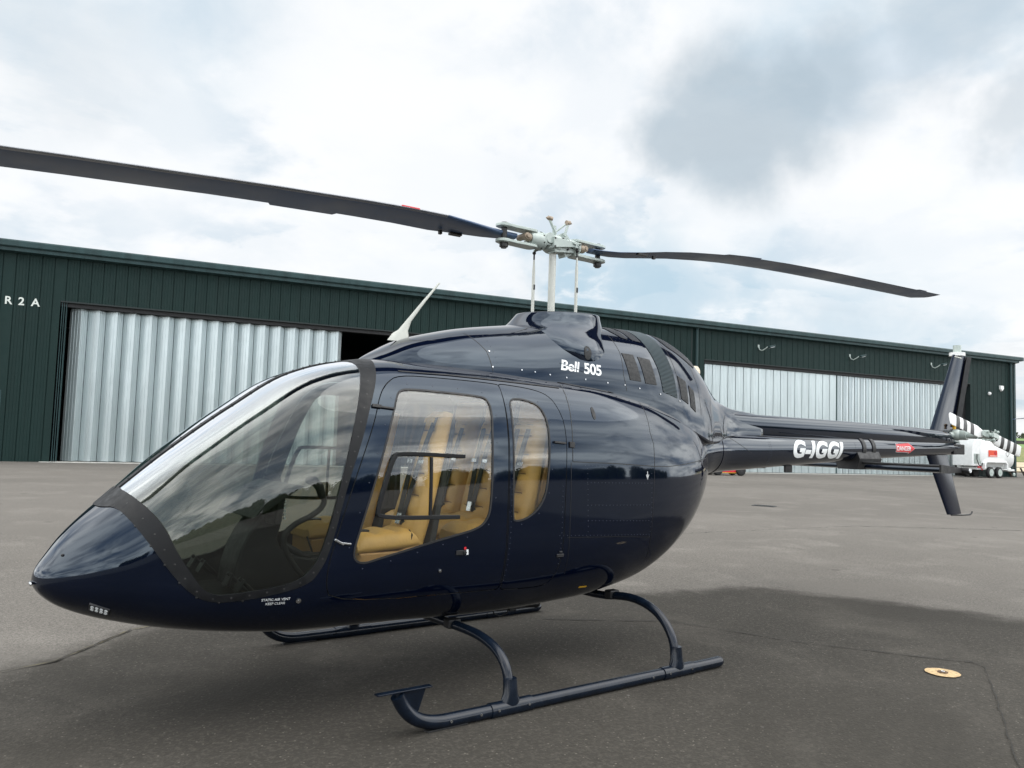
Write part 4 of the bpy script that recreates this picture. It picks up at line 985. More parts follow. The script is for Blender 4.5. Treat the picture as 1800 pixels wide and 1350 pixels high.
mb.box(-1.78, -1.70, -.40, -.34, .626, .65); mb.build('safety_pin', RED, FLOOR)
mb = MB(); mb.tube([(-1.95, -.45, .68), (-1.78, -.32, .70), (-1.60, -.22, .72)], .006, 6); mb.build('linkage_rod', CHROME, FLOOR)
# ------------------------------------------------------------------ ground
def asphalt(name, base, dark, light, patch, agg=1.0, second=None):
    m = bpy.data.materials.new(name); m.use_nodes = True; t = m.node_tree; b = t.nodes['Principled BSDF']
    o = nd(t, 'ShaderNodeNewGeometry').outputs['Position']
    if second:
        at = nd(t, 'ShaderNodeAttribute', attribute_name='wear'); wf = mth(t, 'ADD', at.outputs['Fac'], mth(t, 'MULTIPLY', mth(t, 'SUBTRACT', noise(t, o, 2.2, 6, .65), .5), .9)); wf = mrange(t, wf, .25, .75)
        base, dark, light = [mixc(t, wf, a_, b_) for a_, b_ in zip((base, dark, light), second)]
    n1 = noise(t, o, .11, 6, .6, .6); n2 = noise(t, o, .8, 6, .62, .3); n3 = noise(t, o, 90, 3, .7); n5 = noise(t, o, 9, 5, .65)
    c = mixc(t, mrange(t, n1, .35, .65), dark, base); c = mixc(t, mth(t, 'MULTIPLY', mrange(t, n2, .48, .72), patch), c, light)
    c = mixc(t, mth(t, 'MULTIPLY', mrange(t, n5, .5, .8), .30), c, dark)
    c = mixc(t, mth(t, 'MULTIPLY', mrange(t, n3, .44, .58), .60*agg), c, (.035, .032, .028))
    vo = nd(t, 'ShaderNodeTexVoronoi'); vo.inputs['Scale'].default_value = 55; t.links.new(o, vo.inputs['Vector'])
    wn = nd(t, 'ShaderNodeTexWhiteNoise'); t.links.new(vo.outputs['Position'], wn.inputs['Vector'])
    spk = mth(t, 'MULTIPLY', mth(t, 'GREATER_THAN', wn.outputs['Value'], .93), mth(t, 'LESS_THAN', vo.outputs['Distance'], .30))
    c = mixc(t, mth(t, 'MULTIPLY', spk, .42*agg), c, (.26, .24, .20))
    vo2 = nd(t, 'ShaderNodeTexVoronoi'); vo2.inputs['Scale'].default_value = 16; t.links.new(o, vo2.inputs['Vector']); wn2 = nd(t, 'ShaderNodeTexWhiteNoise'); t.links.new(vo2.outputs['Position'], wn2.inputs['Vector'])
    sp2 = mth(t, 'MULTIPLY', mth(t, 'GREATER_THAN', wn2.outputs['Value'], .965), mth(t, 'LESS_THAN', vo2.outputs['Distance'], .16)); c = mixc(t, mth(t, 'MULTIPLY', sp2, .25), c, (.32, .31, .29))
    # long tyre and joint streaks
    mpn = nd(t, 'ShaderNodeMapping'); mpn.inputs['Scale'].default_value = (.05, .9, 1); mpn.inputs['Rotation'].default_value = (0, 0, R(-11.5)); t.links.new(o, mpn.inputs[0])
    st = noise(t, mpn.outputs[0], 1.0, 5, .6, .2); c = mixc(t, mth(t, 'MULTIPLY', mrange(t, st, .52, .72), .45), c, dark)
    n6 = noise(t, o, 34, 4, .8); c = mixc(t, mth(t, 'MULTIPLY', mrange(t, n6, .48, .62), .42), c, light); n8 = noise(t, o, 15, 3, .8); c = mixc(t, mth(t, 'MULTIPLY', mrange(t, n8, .50, .66), .45), c, dark)
    n7 = noise(t, o, .33, 5, .6, 1.2); c = mixc(t, mth(t, 'MULTIPLY', mrange(t, n7, .50, .66), .6), c, dark)
    vo3 = nd(t, 'ShaderNodeTexVoronoi'); vo3.inputs['Scale'].default_value = .9; vo3.inputs['Randomness'].default_value = 1.0; t.links.new(o, vo3.inputs['Vector'])
    dd_ = mth(t, 'ADD', vo3.outputs['Distance'], mth(t, 'MULTIPLY', n5, .12)); c = mixc(t, mth(t, 'MULTIPLY', mrange(t, dd_, .14, .10), .5), c, (.04, .036, .031))
    t.links.new(c, b.inputs['Base Color']); b.inputs['Roughness'].default_value = .92; b.inputs['Specular IOR Level'].default_value = .25
    bn = nd(t, 'ShaderNodeBump'); bn.inputs['Strength'].default_value = .55; bn.inputs['Distance'].default_value = .006
    t.links.new(mth(t, 'ADD', n3, mth(t, 'MULTIPLY', vo.outputs['Distance'], .8)), bn.inputs['Height']); t.links.new(bn.outputs[0], b.inputs['Normal']); return m
ASF = asphalt('weathered_asphalt', (.172, .158, .141), (.124, .114, .101), (.228, .210, .188), .6)
ASD = asphalt('dark_asphalt', (.104, .094, .082), (.064, .058, .050), (.160, .146, .129), .8)
ASD2 = asphalt('mid_asphalt', (.092, .083, .072), (.058, .052, .045), (.146, .133, .117), .8)
CRK = pmat('crack_filler', (.018, .016, .013), .9); MOSS = pmat('mossy_joint', (.10, .085, .04), .9, var=.4, vscale=12)
def sheet(name, poly, z, mat, label=None):
    mb = MB(); mb.add([(x, y, z) for x, y in poly], [tuple(range(len(poly)))]); return tag(mb.build(name, mat), kind='structure')
mb = MB(); g = [-900, -300, -100, -30, 30, 100, 300, 900]
mb.add([(x, y, 0) for y in g for x in g], [(j*8+i, j*8+i+1, j*8+i+9, j*8+i+8) for j in range(7) for i in range(7)]); tag(mb.build('ground', ASF), kind='structure')
def jag(p, step, amp, seed):
    rnd = random.Random(seed); q = []
    for a, b in zip(p[:-1], p[1:]):
        n = max(1, int(math.hypot(b[0]-a[0], b[1]-a[1])/step))
        for i in range(n): t = i/n; q.append((a[0]+(b[0]-a[0])*t+rnd.uniform(-amp, amp), a[1]+(b[1]-a[1])*t+rnd.uniform(-amp, amp)))
    return q+[p[-1]]
edgeA = jag([(-14,-1.9),(-3.08,1.23),(-2.75,1.34),(-2.15,2.01),(-.6,2.6),(1.88,1.78),(2.94,1.10),(4.14,.98),(4.68,-.07),(4.84,-.49),(5.03,-1.09),(5.17,-1.5),(6.5,-5.5),(9,-14)], .12, .014, 3)
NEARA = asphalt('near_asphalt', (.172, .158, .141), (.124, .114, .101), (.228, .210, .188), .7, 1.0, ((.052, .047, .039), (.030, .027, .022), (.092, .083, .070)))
def near_apron():
    P_ = [(-14,-1.9),(-3.08,1.23),(-2.15,2.01),(-.6,2.6),(1.88,1.78),(2.94,1.10),(4.14,.98),(4.68,-.07),(5.03,-1.09),(6.5,-5.5),(9,-14)]
    xs = np.linspace(-16, 12, 141); ys = np.linspace(-16, 9, 126); X, Y = np.meshgrid(xs, ys); pts = np.stack([X.ravel(), Y.ravel()], 1); best = np.full(len(pts), 1e9)
    for a, b in zip(P_[:-1], P_[1:]):
        a, b = np.array(a), np.array(b); t = np.clip(((pts-a)@(b-a))/((b-a)@(b-a)), 0, 1); best = np.minimum(best, np.linalg.norm(pts-(a+t[:, None]*(b-a)), axis=1))
    poly = P_+[(9, -30), (-14, -30)]; ins = np.zeros(len(pts), bool); j = len(poly)-1
    for i in range(len(poly)):
        xi, yi = poly[i]; xj, yj = poly[j]
        c_ = ((yi > pts[:, 1]) != (yj > pts[:, 1])) & (pts[:, 0] < (xj-xi)*(pts[:, 1]-yi)/(yj-yi+1e-12)+xi); ins ^= c_; j = i
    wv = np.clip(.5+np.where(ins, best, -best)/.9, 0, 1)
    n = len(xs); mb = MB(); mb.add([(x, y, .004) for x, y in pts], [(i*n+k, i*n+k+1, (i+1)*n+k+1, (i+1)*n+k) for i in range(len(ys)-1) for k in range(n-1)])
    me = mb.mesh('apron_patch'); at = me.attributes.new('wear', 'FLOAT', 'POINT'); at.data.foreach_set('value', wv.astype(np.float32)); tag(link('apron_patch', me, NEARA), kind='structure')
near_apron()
edgeB = jag([(-3,-.3),(1.0,.75),(1.98,.12),(2.35,-.92),(2.95,-1.92),(3.04,-1.99),(2.95,-2.12),(2.58,-2.31),(1.05,-3.07),(-1.5,-4.4)], .10, .010, 5)
def crack(name, p, w, z, mat, seed, amp=.012):
    rnd = random.Random(seed); p = jag(p, .09, amp, seed); vs = []
    for i, q in enumerate(p):
        a = np.array(p[max(0, i-1)]); b = np.array(p[min(len(p)-1, i+1)]); t = (b-a)/(np.linalg.norm(b-a)+1e-9); n = np.array([-t[1], t[0]]); ww = w*rnd.uniform(.15, 1.25)
        vs += [(q[0]+n[0]*ww, q[1]+n[1]*ww, z), (q[0]-n[0]*ww, q[1]-n[1]*ww, z)]
    mb = MB(); mb.add(vs, [(2*i, 2*i+1, 2*i+3, 2*i+2) for i in range(len(p)-1)]); return tag(mb.build(name, mat), kind='structure')
crack('ground_crack', [(-14,-1.88),(-3.08,1.245),(-2.75,1.355),(-2.15,2.02),(-.6,2.61)], .010, .0125, MOSS, 3)
crack('ground_crack', [(-6,.35),(-3.08,1.24),(-2.75,1.35),(-2.15,2.015)], .006, .016, CRK, 8)
crack('ground_crack', [(1.0,.75),(1.98,.12),(2.35,-.92),(2.95,-1.92),(3.02,-2.0)], .008, .0125, CRK, 5, .006)
crack('ground_crack', [(3.02,-2.0),(2.95,-2.12),(2.58,-2.31),(1.05,-3.07),(-1,-4.2)], .004, .0125, CRK, 6, .008)
crack('ground_crack', [(4.10,.97),(4.68,-.07),(4.84,-.49),(5.03,-1.09)], .006, .0125, CRK, 9, .01)
crack('ground_crack', [(4,5.3),(7.68,4.96),(12.55,4.48),(14.71,3.12),(22,-2)], .018, .0045, CRK, 12, .04)
crack('ground_crack', [(-20,12),(-4,9.2),(-2.5,8.9)], .012, .0045, CRK, 14, .04)
# drain grate set in the apron
dg_ = empty('drain_grate', (15.35, 8.72, 0), R(-68)); dg_.scale = (.72, .8, 1); tag(dg_, 'small slotted iron drain grate set in the grey tarmac', 'drain')
mb = MB(); mb.box(-.42, .42, -.26, -.20, .0, .012); mb.box(-.42, .42, .20, .26, 0, .012); mb.box(-.42, -.37, -.20, .20, 0, .012); mb.box(.37, .42, -.20, .20, 0, .012); mb.build('frame', BOLT, dg_)
for k in range(9): mb = MB(); mb.box(-.34+k*.08, -.305+k*.08, -.2, .2, .002, .011); mb.build('bar', BOLT, dg_)
mb = MB(); mb.box(-.37, .37, -.2, .2, .0012, .0016); mb.build('pit', GRILL, dg_)
# painted tie-down point
td = empty('tie_down_point', (2.50, -2.02, .008), R(-30)); tag(td, 'round yellow painted tie-down ring recessed in the tarmac', 'ground anchor')
mb = MB(); k = 40; 
def wob(t): return 1+.02*math.sin(3*t+1)+.015*math.sin(7*t)+.012*math.sin(13*t+2)
mb.add([(0, 0, .004)]+[(.118*wob(2*math.pi*i/k)*math.cos(2*math.pi*i/k), .118*wob(2*math.pi*i/k)*math.sin(2*math.pi*i/k), .004) for i in range(k)], [(0, 1+i, 1+(i+1) % k) for i in range(k)])
mb.build('paint_disc', pmat('worn_yellow_paint', (.48, .34, .18), .8, var=.35, vscale=40), td)
mb = MB(); mb.cyl((0, 0, .004), (0, 0, .010), .036, 12); mb.build('ring_socket', pmat('rusty_iron', (.10, .06, .035), .8, var=.4, vscale=60), td)
mb = MB(); mb.tube([(.012*math.cos(a), .012*math.sin(a), .013) for a in np.linspace(0, 6.2, 14)], .003, 6); mb.build('ring', CHROME, td)

# ------------------------------------------------------------------ hangar
HA = R(-11.5); HP = (1.348, 34.196, 0)
HG = empty('hangar', HP, HA); tag(HG, 'long dark green corrugated hangar with galvanised folding doors', 'hangar')
def clad(name, col, rough=.5, k_=1.):
    m = bpy.data.materials.new(name); m.use_nodes = True; t = m.node_tree; b = t.nodes['Principled BSDF']; b.inputs['Roughness'].default_value = rough; b.inputs['Specular IOR Level'].default_value = .22
    o = nd(t, 'ShaderNodeTexCoord').outputs['Object']; mpn = nd(t, 'ShaderNodeMapping'); mpn.inputs['Scale'].default_value = (2.5, 2.5, .25); t.links.new(o, mpn.inputs[0])
    c = mixc(t, mrange(t, noise(t, mpn.outputs[0], 1, 6, .6), .3, .7), tuple(x*(1-.22*k_) for x in col), tuple(x*(1+.22*k_) for x in col))
    c = mixc(t, mth(t, 'MULTIPLY', mrange(t, noise(t, o, .35, 4, .5), .45, .7), .3*k_), c, tuple(x*.6+.01 for x in col)); t.links.new(c, b.inputs['Base Color'])
    t.links.new(mrange(t, noise(t, o, 3, 4, .6), .3, .7, rough*.95, rough*1.12), b.inputs['Roughness']); return m
GREEN = clad('green_cladding', (.0070, .0225, .0205), .6, .4); GREEND = pmat('green_joint', (.006, .014, .014), .6); GREENT = clad('green_trim', (.026, .054, .056), .45)
GALV = clad('galvanised_steel', (.47, .53, .54), .30, .35); GALV.node_tree.nodes['Principled BSDF'].inputs['Metallic'].default_value = .75
DARKI = pmat('hangar_interior', (.030, .034, .036), .9, var=.2, vscale=.4); ROOFM = clad('roof_sheet', (.05, .085, .085)); LETT = pmat('pale_lettering', (.62, .66, .62), .6)
def cladwall(u0, u1, z0, z1, pitch=.475, y=0., fine=False):
    """profiled sheet, a real groove at every joint; runs in x, extruded in z"""
    mb = MB(); prof = [(u0, y)]; k = math.ceil((u0+12)/pitch); us = []
    while -12+k*pitch < u1-.03:
        c = -12+k*pitch
        if c > u0+.03: us.append(c)
        k += 1
    for c in us: prof += [(c-.020, y), (c-.008, y+.035), (c+.008, y+.035), (c+.020, y), (c+.11, y), (c+.118, y+.008), (c+.13, y), (c+.235, y), (c+.243, y+.008), (c+.255, y), (c+.355, y), (c+.363, y+.008), (c+.375, y)] if c+.38 < u1 else [(c-.020, y), (c-.008, y+.035), (c+.008, y+.035), (c+.020, y)]
    prof.append((u1, y)); n = len(prof)
    mb.add([(x, q, z0) for x, q in prof]+[(x, q, z1) for x, q in prof], [(i, i+1, n+i+1, n+i) for i in range(n-1)])
    return mb
D1 = (-.30, 24.6); D2 = (34.46, 59.40); ZD = 6.93; ZE = 8.98; UL, UR = -14., 64.7
w = MB()
for a in ((UL, -3.35, 0, ZE), (-3.35, -2.22, 2.95, ZE), (-2.22, D1[0], 0, ZE), (D1[0], D1[1], ZD, ZE), (D1[1], D2[0], 0, ZE), (D2[0], D2[1], ZD, ZE), (D2[1], UR, 0, ZE)):
    c = cladwall(*a); w.add(c.v, c.f)
WALL = w.build('front_wall', GREEN, HG)
mb = MB(); mb.box(UL, UL+.1, .1, 30, 0, ZE); mb.box(UR-.1, UR, .05, 30, 0, ZE); mb.box(UL, UR, 30, 30.1, 0, ZE); mb.add([(UR-.02, .1, ZE), (UR-.02, 15, 11.4), (UR-.02, 30, ZE)], [(0, 1, 2)]); mb.add([(UL+.02, .1, ZE), (UL+.02, 15, 11.4), (UL+.02, 30, ZE)], [(0, 1, 2)]); mb.build('side_wall', GREEN, HG)
mb = MB(); mb.box(UL+.15, UR-.15, .5, 29.9, .004, .008); mb.box(UL+.12, UR-.12, 29.8, 29.9, .01, ZE); mb.box(D1[1]+.3, D1[1]+.4, .6, 29.8, .01, ZE-.1); mb.build('interior_lining', DARKI, HG)
# lintel soffits and jambs give the openings their depth
mb = MB()
for a, b in (D1, D2): mb.box(a-.0, b, .05, .75, ZD+.02, ZD+.30); mb.box(a-.30, a-.02, .05, .8, .0, ZD+.3); mb.box(b+.02, b+.30, .05, .8, 0, ZD+.3); mb.box(a, b, -.012, .03, ZD-.03, ZD+.03)
mb.build('door_surround', GREEND, HG)
mb = MB()
for u in (D1[0]+.06, D1[0]+.14, D1[0]+.22): mb.box(u, u+.03, .05, .5, 0, ZD)
mb.build('folded_leaf_edge', GREENT, HG)
mb = MB(); mb.prism([(-.30, 8.98), (-.34, 9.05), (-.34, 9.24), (-.26, 9.28), (15, 11.6), (30.4, 9.28), (30.4, 9.0), (30.2, 8.98), (15, 11.3), (.05, 9.02)], UL-.3, UR+.35, ax='x'); ROOF = mb.build('roof', ROOFM, HG)
mb = MB(); mb.prism([(-.42, 9.0), (-.46, 9.04), (-.46, 9.24), (-.42, 9.30), (-.345, 9.30), (-.345, 9.0)], UL-.3, UR+.4, ax='x'); mb.prism([(-.35, 8.84), (-.04, 8.80), (-.04, 8.975), (-.35, 8.995)], UL, UR, ax='x'); mb.build('eaves_gutter', GREENT, ROOF)
for u in (33.78, 64.0):
    mb = MB(); mb.cyl((u, -.12, .15), (u, -.12, 8.85), .085, 14); mb.tube([(u, -.12, 8.7), (u, -.25, 8.95)], .085, 12); mb.build('drainpipe', GREENT, HG)
mb = MB(); mb.box(UR-.18, UR+.03, -.03, .12, 0, ZE-.15); mb.build('corner_trim', GREENT, HG)
mb = MB(); mb.box(33.45, 33.52, -.01, .05, 0, ZE-.2); mb.build('wall_joint', GREEND, HG)
mb = MB(); mb.box(D1[0]-.35, D2[1]+.6, -.55, .45, .004, .022); mb.build('threshold_strip', pmat('pale_concrete', (.42, .41, .38), .85, var=.2, vscale=2), HG)
def zigdoor(u0, u1, n, amp, wide, y0, z1, name, seam_d):
    leafs = []; per = (u1-u0)/n
    for i in range(n):
        a = u0+i*per; b = a+per*wide; c = a+per
        for (p, q) in (((a, y0+amp), (b, y0)), ((b, y0), (c, y0+amp))):
            if amp < .03 and p[0] == c: continue
            if amp < .03 and q[0] == c and p[0] != a: continue
            mb = MB(); p_, q_ = np.array(p), np.array(q); 
            if amp < .03: q_ = np.array((c, y0))
            L = np.linalg.norm(q_-p_); t = (q_-p_)/L; nn = np.array([t[1], -t[0]]); prof = []; m_ = 4 if amp < .03 else 3
            sw = .012 if amp > .1 else .030; prof.append(p_+t*sw*.5-nn*seam_d); prof.append(p_+t*sw)
            for k in range(1, m_+1):
                s_ = L*k/(m_+1); prof += [p_+t*(s_-.013), p_+t*(s_-.005)-nn*.012, p_+t*(s_+.005)-nn*.012, p_+t*(s_+.013)]
            prof.append(q_-t*sw); prof.append(q_-t*sw*.5-nn*seam_d); pr_ = prof; k = len(pr_)
            mb.add([(x, y, .05) for x, y in pr_]+[(x, y, z1) for x, y in pr_], [(j, j+1, k+j+1, k+j) for j in range(k-1)])
            leafs.append((mb, q[0] == c and amp >= .03))
    return leafs
DRA = empty('folding_door', (0, 0, 0), 0, HG)
for mb, ret in zigdoor(.05, 12.1, 17, .32, .66, .30, 6.72, 'leaf', .03): mb.build('door_leaf', GALV, DRA)
DRB = empty('folding_door', (0, 0, 0), 0, HG)
for mb, ret in zigdoor(34.75, 46.0, 18, .0, 1, .34, 6.72, 'leaf', .05): mb.build('door_leaf', GALV, DRB)
for mb, ret in zigdoor(46.12, 58.2, 22, .05, .5, .34, 6.72, 'leaf', .05): mb.build('door_leaf', GALV, DRB)
mb = MB(); mb.box(46.0, 46.12, .36, .5, .05, 6.72); mb.box(34.6, 34.74, .34, .5, .05, 6.72); mb.build('meeting_post', GREENT, DRB)
for D_, (a, b) in ((DRA, D1), (DRB, D2)): mb = MB(); mb.box(a, b, .15, .60, 6.73, ZD); mb.build('top_track', BLACK, D_)
mb = MB(); mb.box(58.3, D2[1], .4, .5, 0, ZD); mb.build('pocket_shade', BLACK, DRB)  # black sheet standing in for the dark of the open door pocket
mb = MB(); mb.box(-3.3, -2.27, .06, .10, .01, 2.92); PD = mb.build('personnel_door', GREEND, HG); mb = MB(); mb.box(-3.35, -2.22, -.02, .06, 2.90, 2.98); mb.box(-2.27, -2.21, -.02, .06, 0, 2.9); mb.build('frame', GREENT, PD)
def wtext(s, u, z, size, name, x_=1.0): text_mesh(s, size, LETT, name, WALL, lambda x, y: (u+x*x_, -.012, z+y), bold=size*.022)
for ch, u in (('R', -2.36), ('2', -1.86), ('A', -1.38), ('R', 32.98)): wtext(ch, u, 6.62, .46, 'hangar_letter')
for u in (39.1, 47.2, 55.4):
    F_ = empty('wall_floodlight', (u, 0, 8.0), 0, HG)
    mb = MB(); mb.tube([(-.32, 0, .12), (-.34, -.12, -.12), (-.28, -.28, -.2), (-.16, -.45, -.08), (-.05, -.55, .04)], .030, 8); mb.box(-.38, -.26, -.03, 0, .02, .2); mb.build('bracket', HUBG, F_)
    mb = MB(); mb.obox((.18, -.62, .08), (.95, 0, .25), (0, 1, 0), (-.25, 0, .95), .26, .14, .055); mb.build('lamp_head', GREENT, F_, .02); mb = MB(); mb.obox((.21, -.62, .02), (.95, 0, .25), (0, 1, 0), (-.25, 0, .95), .17, .11, .012); mb.build('lens', LAMPG, F_)
mb = MB(); mb.loft([[(62.95+x*s_, -.14*(1 if i else 0)-.001, 6.78+z*s_) for x, z in ((-.2, .22), (.2, .22), (.2, -.05), (.0, -.24), (-.2, -.05))] for i, s_ in ((0, 1), (1, .85))], True, smooth=False); mb.build('alarm_box', WHITE, HG)
mb = MB(); mb.sphere((61.5, -.08, 6.3), .13, 8); mb.build('dome_camera', WHITE, HG)

# ------------------------------------------------------------------ fuel trailer
FT_ = empty('fuel_trailer', (58.9, 21.15, 0), HA+R(0)); FT_.scale = (1, 1, 1.10); tag(FT_, 'white twin axle fuel tank trailer with red warning sign beside the hangar corner', 'fuel trailer')
mb = MB(); rg = []
for x, s_, dz in ((-1.75,.80,.0),(-1.70,.92,0),(-1.5,.99,0),(-1.0,1,0),(.8,1,0),(1.5,.97,-.03),(2.0,.90,-.10),(2.30,.78,-.20),(2.42,.60,-.30)):
    rg.append([(x, .92*s_*math.copysign(abs(math.cos(t))**.72, math.cos(t)), 1.55+dz+.92*s_*math.copysign(abs(math.sin(t))**.80, math.sin(t))) for t in np.linspace(0, 2*math.pi, 33)[:-1]])
mb.loft(rg); TK = mb.build('tank', WHITE, FT_)
mb = MB(); mb.prism([(-2.45,.75),(-1.35,.75),(-1.35,2.50),(-2.0,2.50),(-2.30,2.2),(-2.45,1.9)], -.80, .75); CB = mb.build('pump_cabinet', WHITE, FT_, .05)
mb = MB(); mb.box(-2.30, -1.52, -.815, -.80, .90, 1.55); mb.build('shutter', HUBG, CB, .01)
mb = MB(); mb.box(-1.9, 1.9, -.75, .75, .52, .68); mb.box(-2.9, -1.8, -.08, .08, .50, .62); mb.box(1.9, 2.7, -.5, .5, .45, .58); mb.build('chassis', WHITE, FT_, .02)
for sy in (-1, 1):
    mb = MB(); pl = [(-.95,.60),(-.95,.95),(-.75,1.12),(1.45,1.12),(1.65,.95),(1.65,.60),(1.50,.60),(1.50,.9),(1.38,1.0),(-.68,1.0),(-.80,.9),(-.80,.60)]; pl = [(a-.55, b) for a, b in pl]; mb.prism(pl, sy*.80, sy*1.08); mb.build('mudguard', WHITE if sy < 0 else WHITE, FT_, .02)
    for x in (-.73, .23):
        wh = empty('wheel', (x, sy*.92, .36), 0, FT_)
        mb = MB(); mb.loft([[(r*math.cos(t), yy, r*math.sin(t)) for t in np.linspace(0, 2*math.pi, 29)[:-1]] for yy, r in ((-.11,.24),(-.12,.30),(-.09,.355),(.09,.355),(.12,.30),(.11,.24))], True); mb.build('tyre', BLACK, wh)
        mb = MB(); mb.loft([[(r*math.cos(t), sy*yy, r*math.sin(t)) for t in np.linspace(0, 2*math.pi, 29)[:-1]] for yy, r in ((.121,.235),(.125,.215),(.10,.19),(.112,.08),(.135,.06),(.14,.02))], True); mb.build('rim', HUBG, wh)
for i, x in enumerate((-.35, .85, 2.2)):
    mb = MB(); mb.sphere((x*0+2.15, -.80, .25), .13, 6, 0, (1, .5, 1)); 
mb.build('jockey_wheel', HUBG, FT_)
mb = MB(); mb.box(-1.5, -1.38, -.83, -.80, .5, .62); mb.box(-1.9, -1.5, -.83, -.78, .64, .74); mb.build('tail_lamp', RED, FT_)
mb = MB()
for x in (-1.2, -.4, .4, 1.2): mb.cyl((x, -.35, 2.44), (x, -.35, 2.62), .018, 6)
mb.tube([(-1.2, -.35, 2.62), (1.2, -.35, 2.62)], .018, 6); mb.build('hand_rail', HUBG, FT_, whole=True)
mb = MB(); mb.cyl((.1, 0, 2.40), (.1, 0, 2.52), .26, 18); mb.cyl((.1, 0, 2.52), (.1, 0, 2.56), .20, 18); mb.build('manhole_lid', HUBG, TK)
mb = MB(); mb.tube([(-2.0, -.84, 1.5), (-2.15, -.92, 1.2), (-2.0, -.95, .85), (-1.7, -.93, .75), (-1.5, -.90, .95)], .030, 8); mb.build('fuel_hose', BLACK, FT_)
mb = MB()
for z in np.arange(.98, 1.55, .085): mb.box(-2.28, -1.54, -.818, -.8155, z, z+.012)
mb.build('shutter_slats', BOLT, CB, whole=True)
mb = MB(); mb.tube([(1.9, -.3, .5), (2.5, 0, .46), (2.95, 0, .46)], .045, 8); mb.tube([(1.9, .3, .5), (2.5, 0, .46)], .045, 8); mb.build('tow_bar', HUBG, FT_)
SIGN = pmat('orange_red_sign', (.68, .06, .02), .5)
mb = MB(); mb.box(-.90, .06, -.948, -.935, 1.38, 1.80); SG = mb.build('warning_sign', SIGN, TK)
mb = MB(); mb.add([(-.15+x, -.9505, 1.62+z) for x, z in ((-.17, 0), (0, -.17), (.17, 0), (0, .17))], [(0, 1, 2, 3)]); mb.build('hazard_diamond', pmat('dark_red', (.45, .01, .02), .5), SG)
mb = MB(); mb.add([(-.37+x, -.952, 1.42+z) for x, z in ((-.5+.08, 0), (.4, 0), (.4, .03), (-.42, .03))], [(0, 1, 2, 3)]); mb.build('sign_rule', WHITE, SG)
mb = MB(); d4 = [(-.20, 0), (0, -.20), (.20, 0), (0, .20)]; 
for i in range(4): (a, b), (c, d) = d4[i], d4[(i+1) % 4]; mb.tube([(1.25+a, -.925, 1.60+b), (1.25+c, -.925, 1.60+d)], .009, 5)
mb.build('hazard_diamond', BOLT, TK)
# picnic bench beyond
PB = empty('picnic_bench', (64.6, 21.6, 0), HA); tag(PB, 'dark wooden picnic bench past the end of the hangar', 'picnic bench')
WOOD = pmat('weathered_wood', (.075, .055, .042), .85, var=.35, vscale=6)
mb = MB()
for k in range(5): mb.box(-1.1, 1.1, -.38+k*.155, -.24+k*.155, .74, .78)
mb.build('table_top', WOOD, PB)
for sy in (-1, 1): mb = MB(); mb.box(-1.1, 1.1, sy*.80-.13, sy*.80+.13, .42, .46); mb.build('seat', WOOD, PB)
for sx in (-.8, .8):
    for sy in (-1, 1): mb = MB(); mb.obox((sx, sy*.42, .37), (1, 0, 0), (0, sy*.42, -.75), (0, .87, sy*.48), .04, .44, .05); mb.build('leg', WOOD, PB)
    mb = MB(); mb.box(sx-.03, sx+.03, -.9, .9, .36, .42); mb.build('cross_bar', WOOD, PB)
# ------------------------------------------------------------------ red hand cart by the boom
RC = empty('tow_cart', (33.4, 24.0, 0), R(-20)); tag(RC, 'low red and yellow tow cart with black tyres seen under the tail boom', 'cart')
mb = MB(); mb.box(-1.0, .35, -.4, .4, .17, .42); mb.box(-.9, .1, -.38, .38, .42, .50); mb.build('deck', RED, RC, .03)
mb = MB(); mb.box(-.8, .25, -.42, -.40, .14, .17); mb.build('bumper', YELLOW, RC, .01)
for x in (.48, -1.0):
    for sy in (-1, 1):
        wh = empty('wheel', (x, sy*.42, .30), 0, RC); mb = MB(); mb.loft([[(r*math.cos(t), yy, r*math.sin(t)) for t in np.linspace(0, 2*math.pi, 23)[:-1]] for yy, r in ((-.10,.20),(-.10,.27),(-.06,.30),(.06,.30),(.10,.27),(.10,.20))], True); mb.build('tyre', BLACK, wh)
        mb = MB(); mb.cyl((0, -.105, 0), (0, .105, 0), .10, 12); mb.build('rim', PLASTIC, wh)
mb = MB(); mb.tube([(-1.0, 0, .3), (-1.7, 0, .28), (-2.3, .0, .30)], .04, 8); mb.build('tow_bar', BLACK, RC)

# ------------------------------------------------------------------ field, bank, fence, far things to the right of the hangar
def ngrass(name, a, b): 
    m = bpy.data.materials.new(name); m.use_nodes = True; t = m.node_tree; bs = t.nodes['Principled BSDF']; bs.inputs['Roughness'].default_value = .95
    o = nd(t, 'ShaderNodeNewGeometry').outputs['Position']; t.links.new(mixc(t, mrange(t, noise(t, o, .35, 8, .7), .3, .7), a, b), bs.inputs['Base Color']); return m
GR1 = ngrass('rough_grass', (.10, .13, .035), (.20, .20, .07)); GR2 = ngrass('far_grass', (.10, .18, .045), (.15, .24, .07)); SAND = ngrass('sandy_verge', (.38, .31, .20), (.50, .43, .31))
dirs = np.array([math.cos(R(-11.5)), math.sin(R(-11.5))]); 
def strip3(name, pts, mat):   # pts: (x0,z0),(x1,z1).. cross-section going away along +y at the right side
    mb = MB(); n = len(pts); xs = np.linspace(45, 330, 40); rnd = random.Random(4); v = []
    for x in xs:
        for y, z in pts: v.append((x, y-(x-65)*.30, z+rnd.uniform(-.04, .04)*(1 if z > .1 else 0)))
    mb.add(v, [(i*n+j, (i+1)*n+j, (i+1)*n+j+1, i*n+j+1) for i in range(len(xs)-1) for j in range(n-1)], 0, True); return tag(mb.build(name, mat), kind='structure')
strip3('sandy_bank', [(34, .01), (35, .35), (38, .75), (42, 1.0)], SAND)
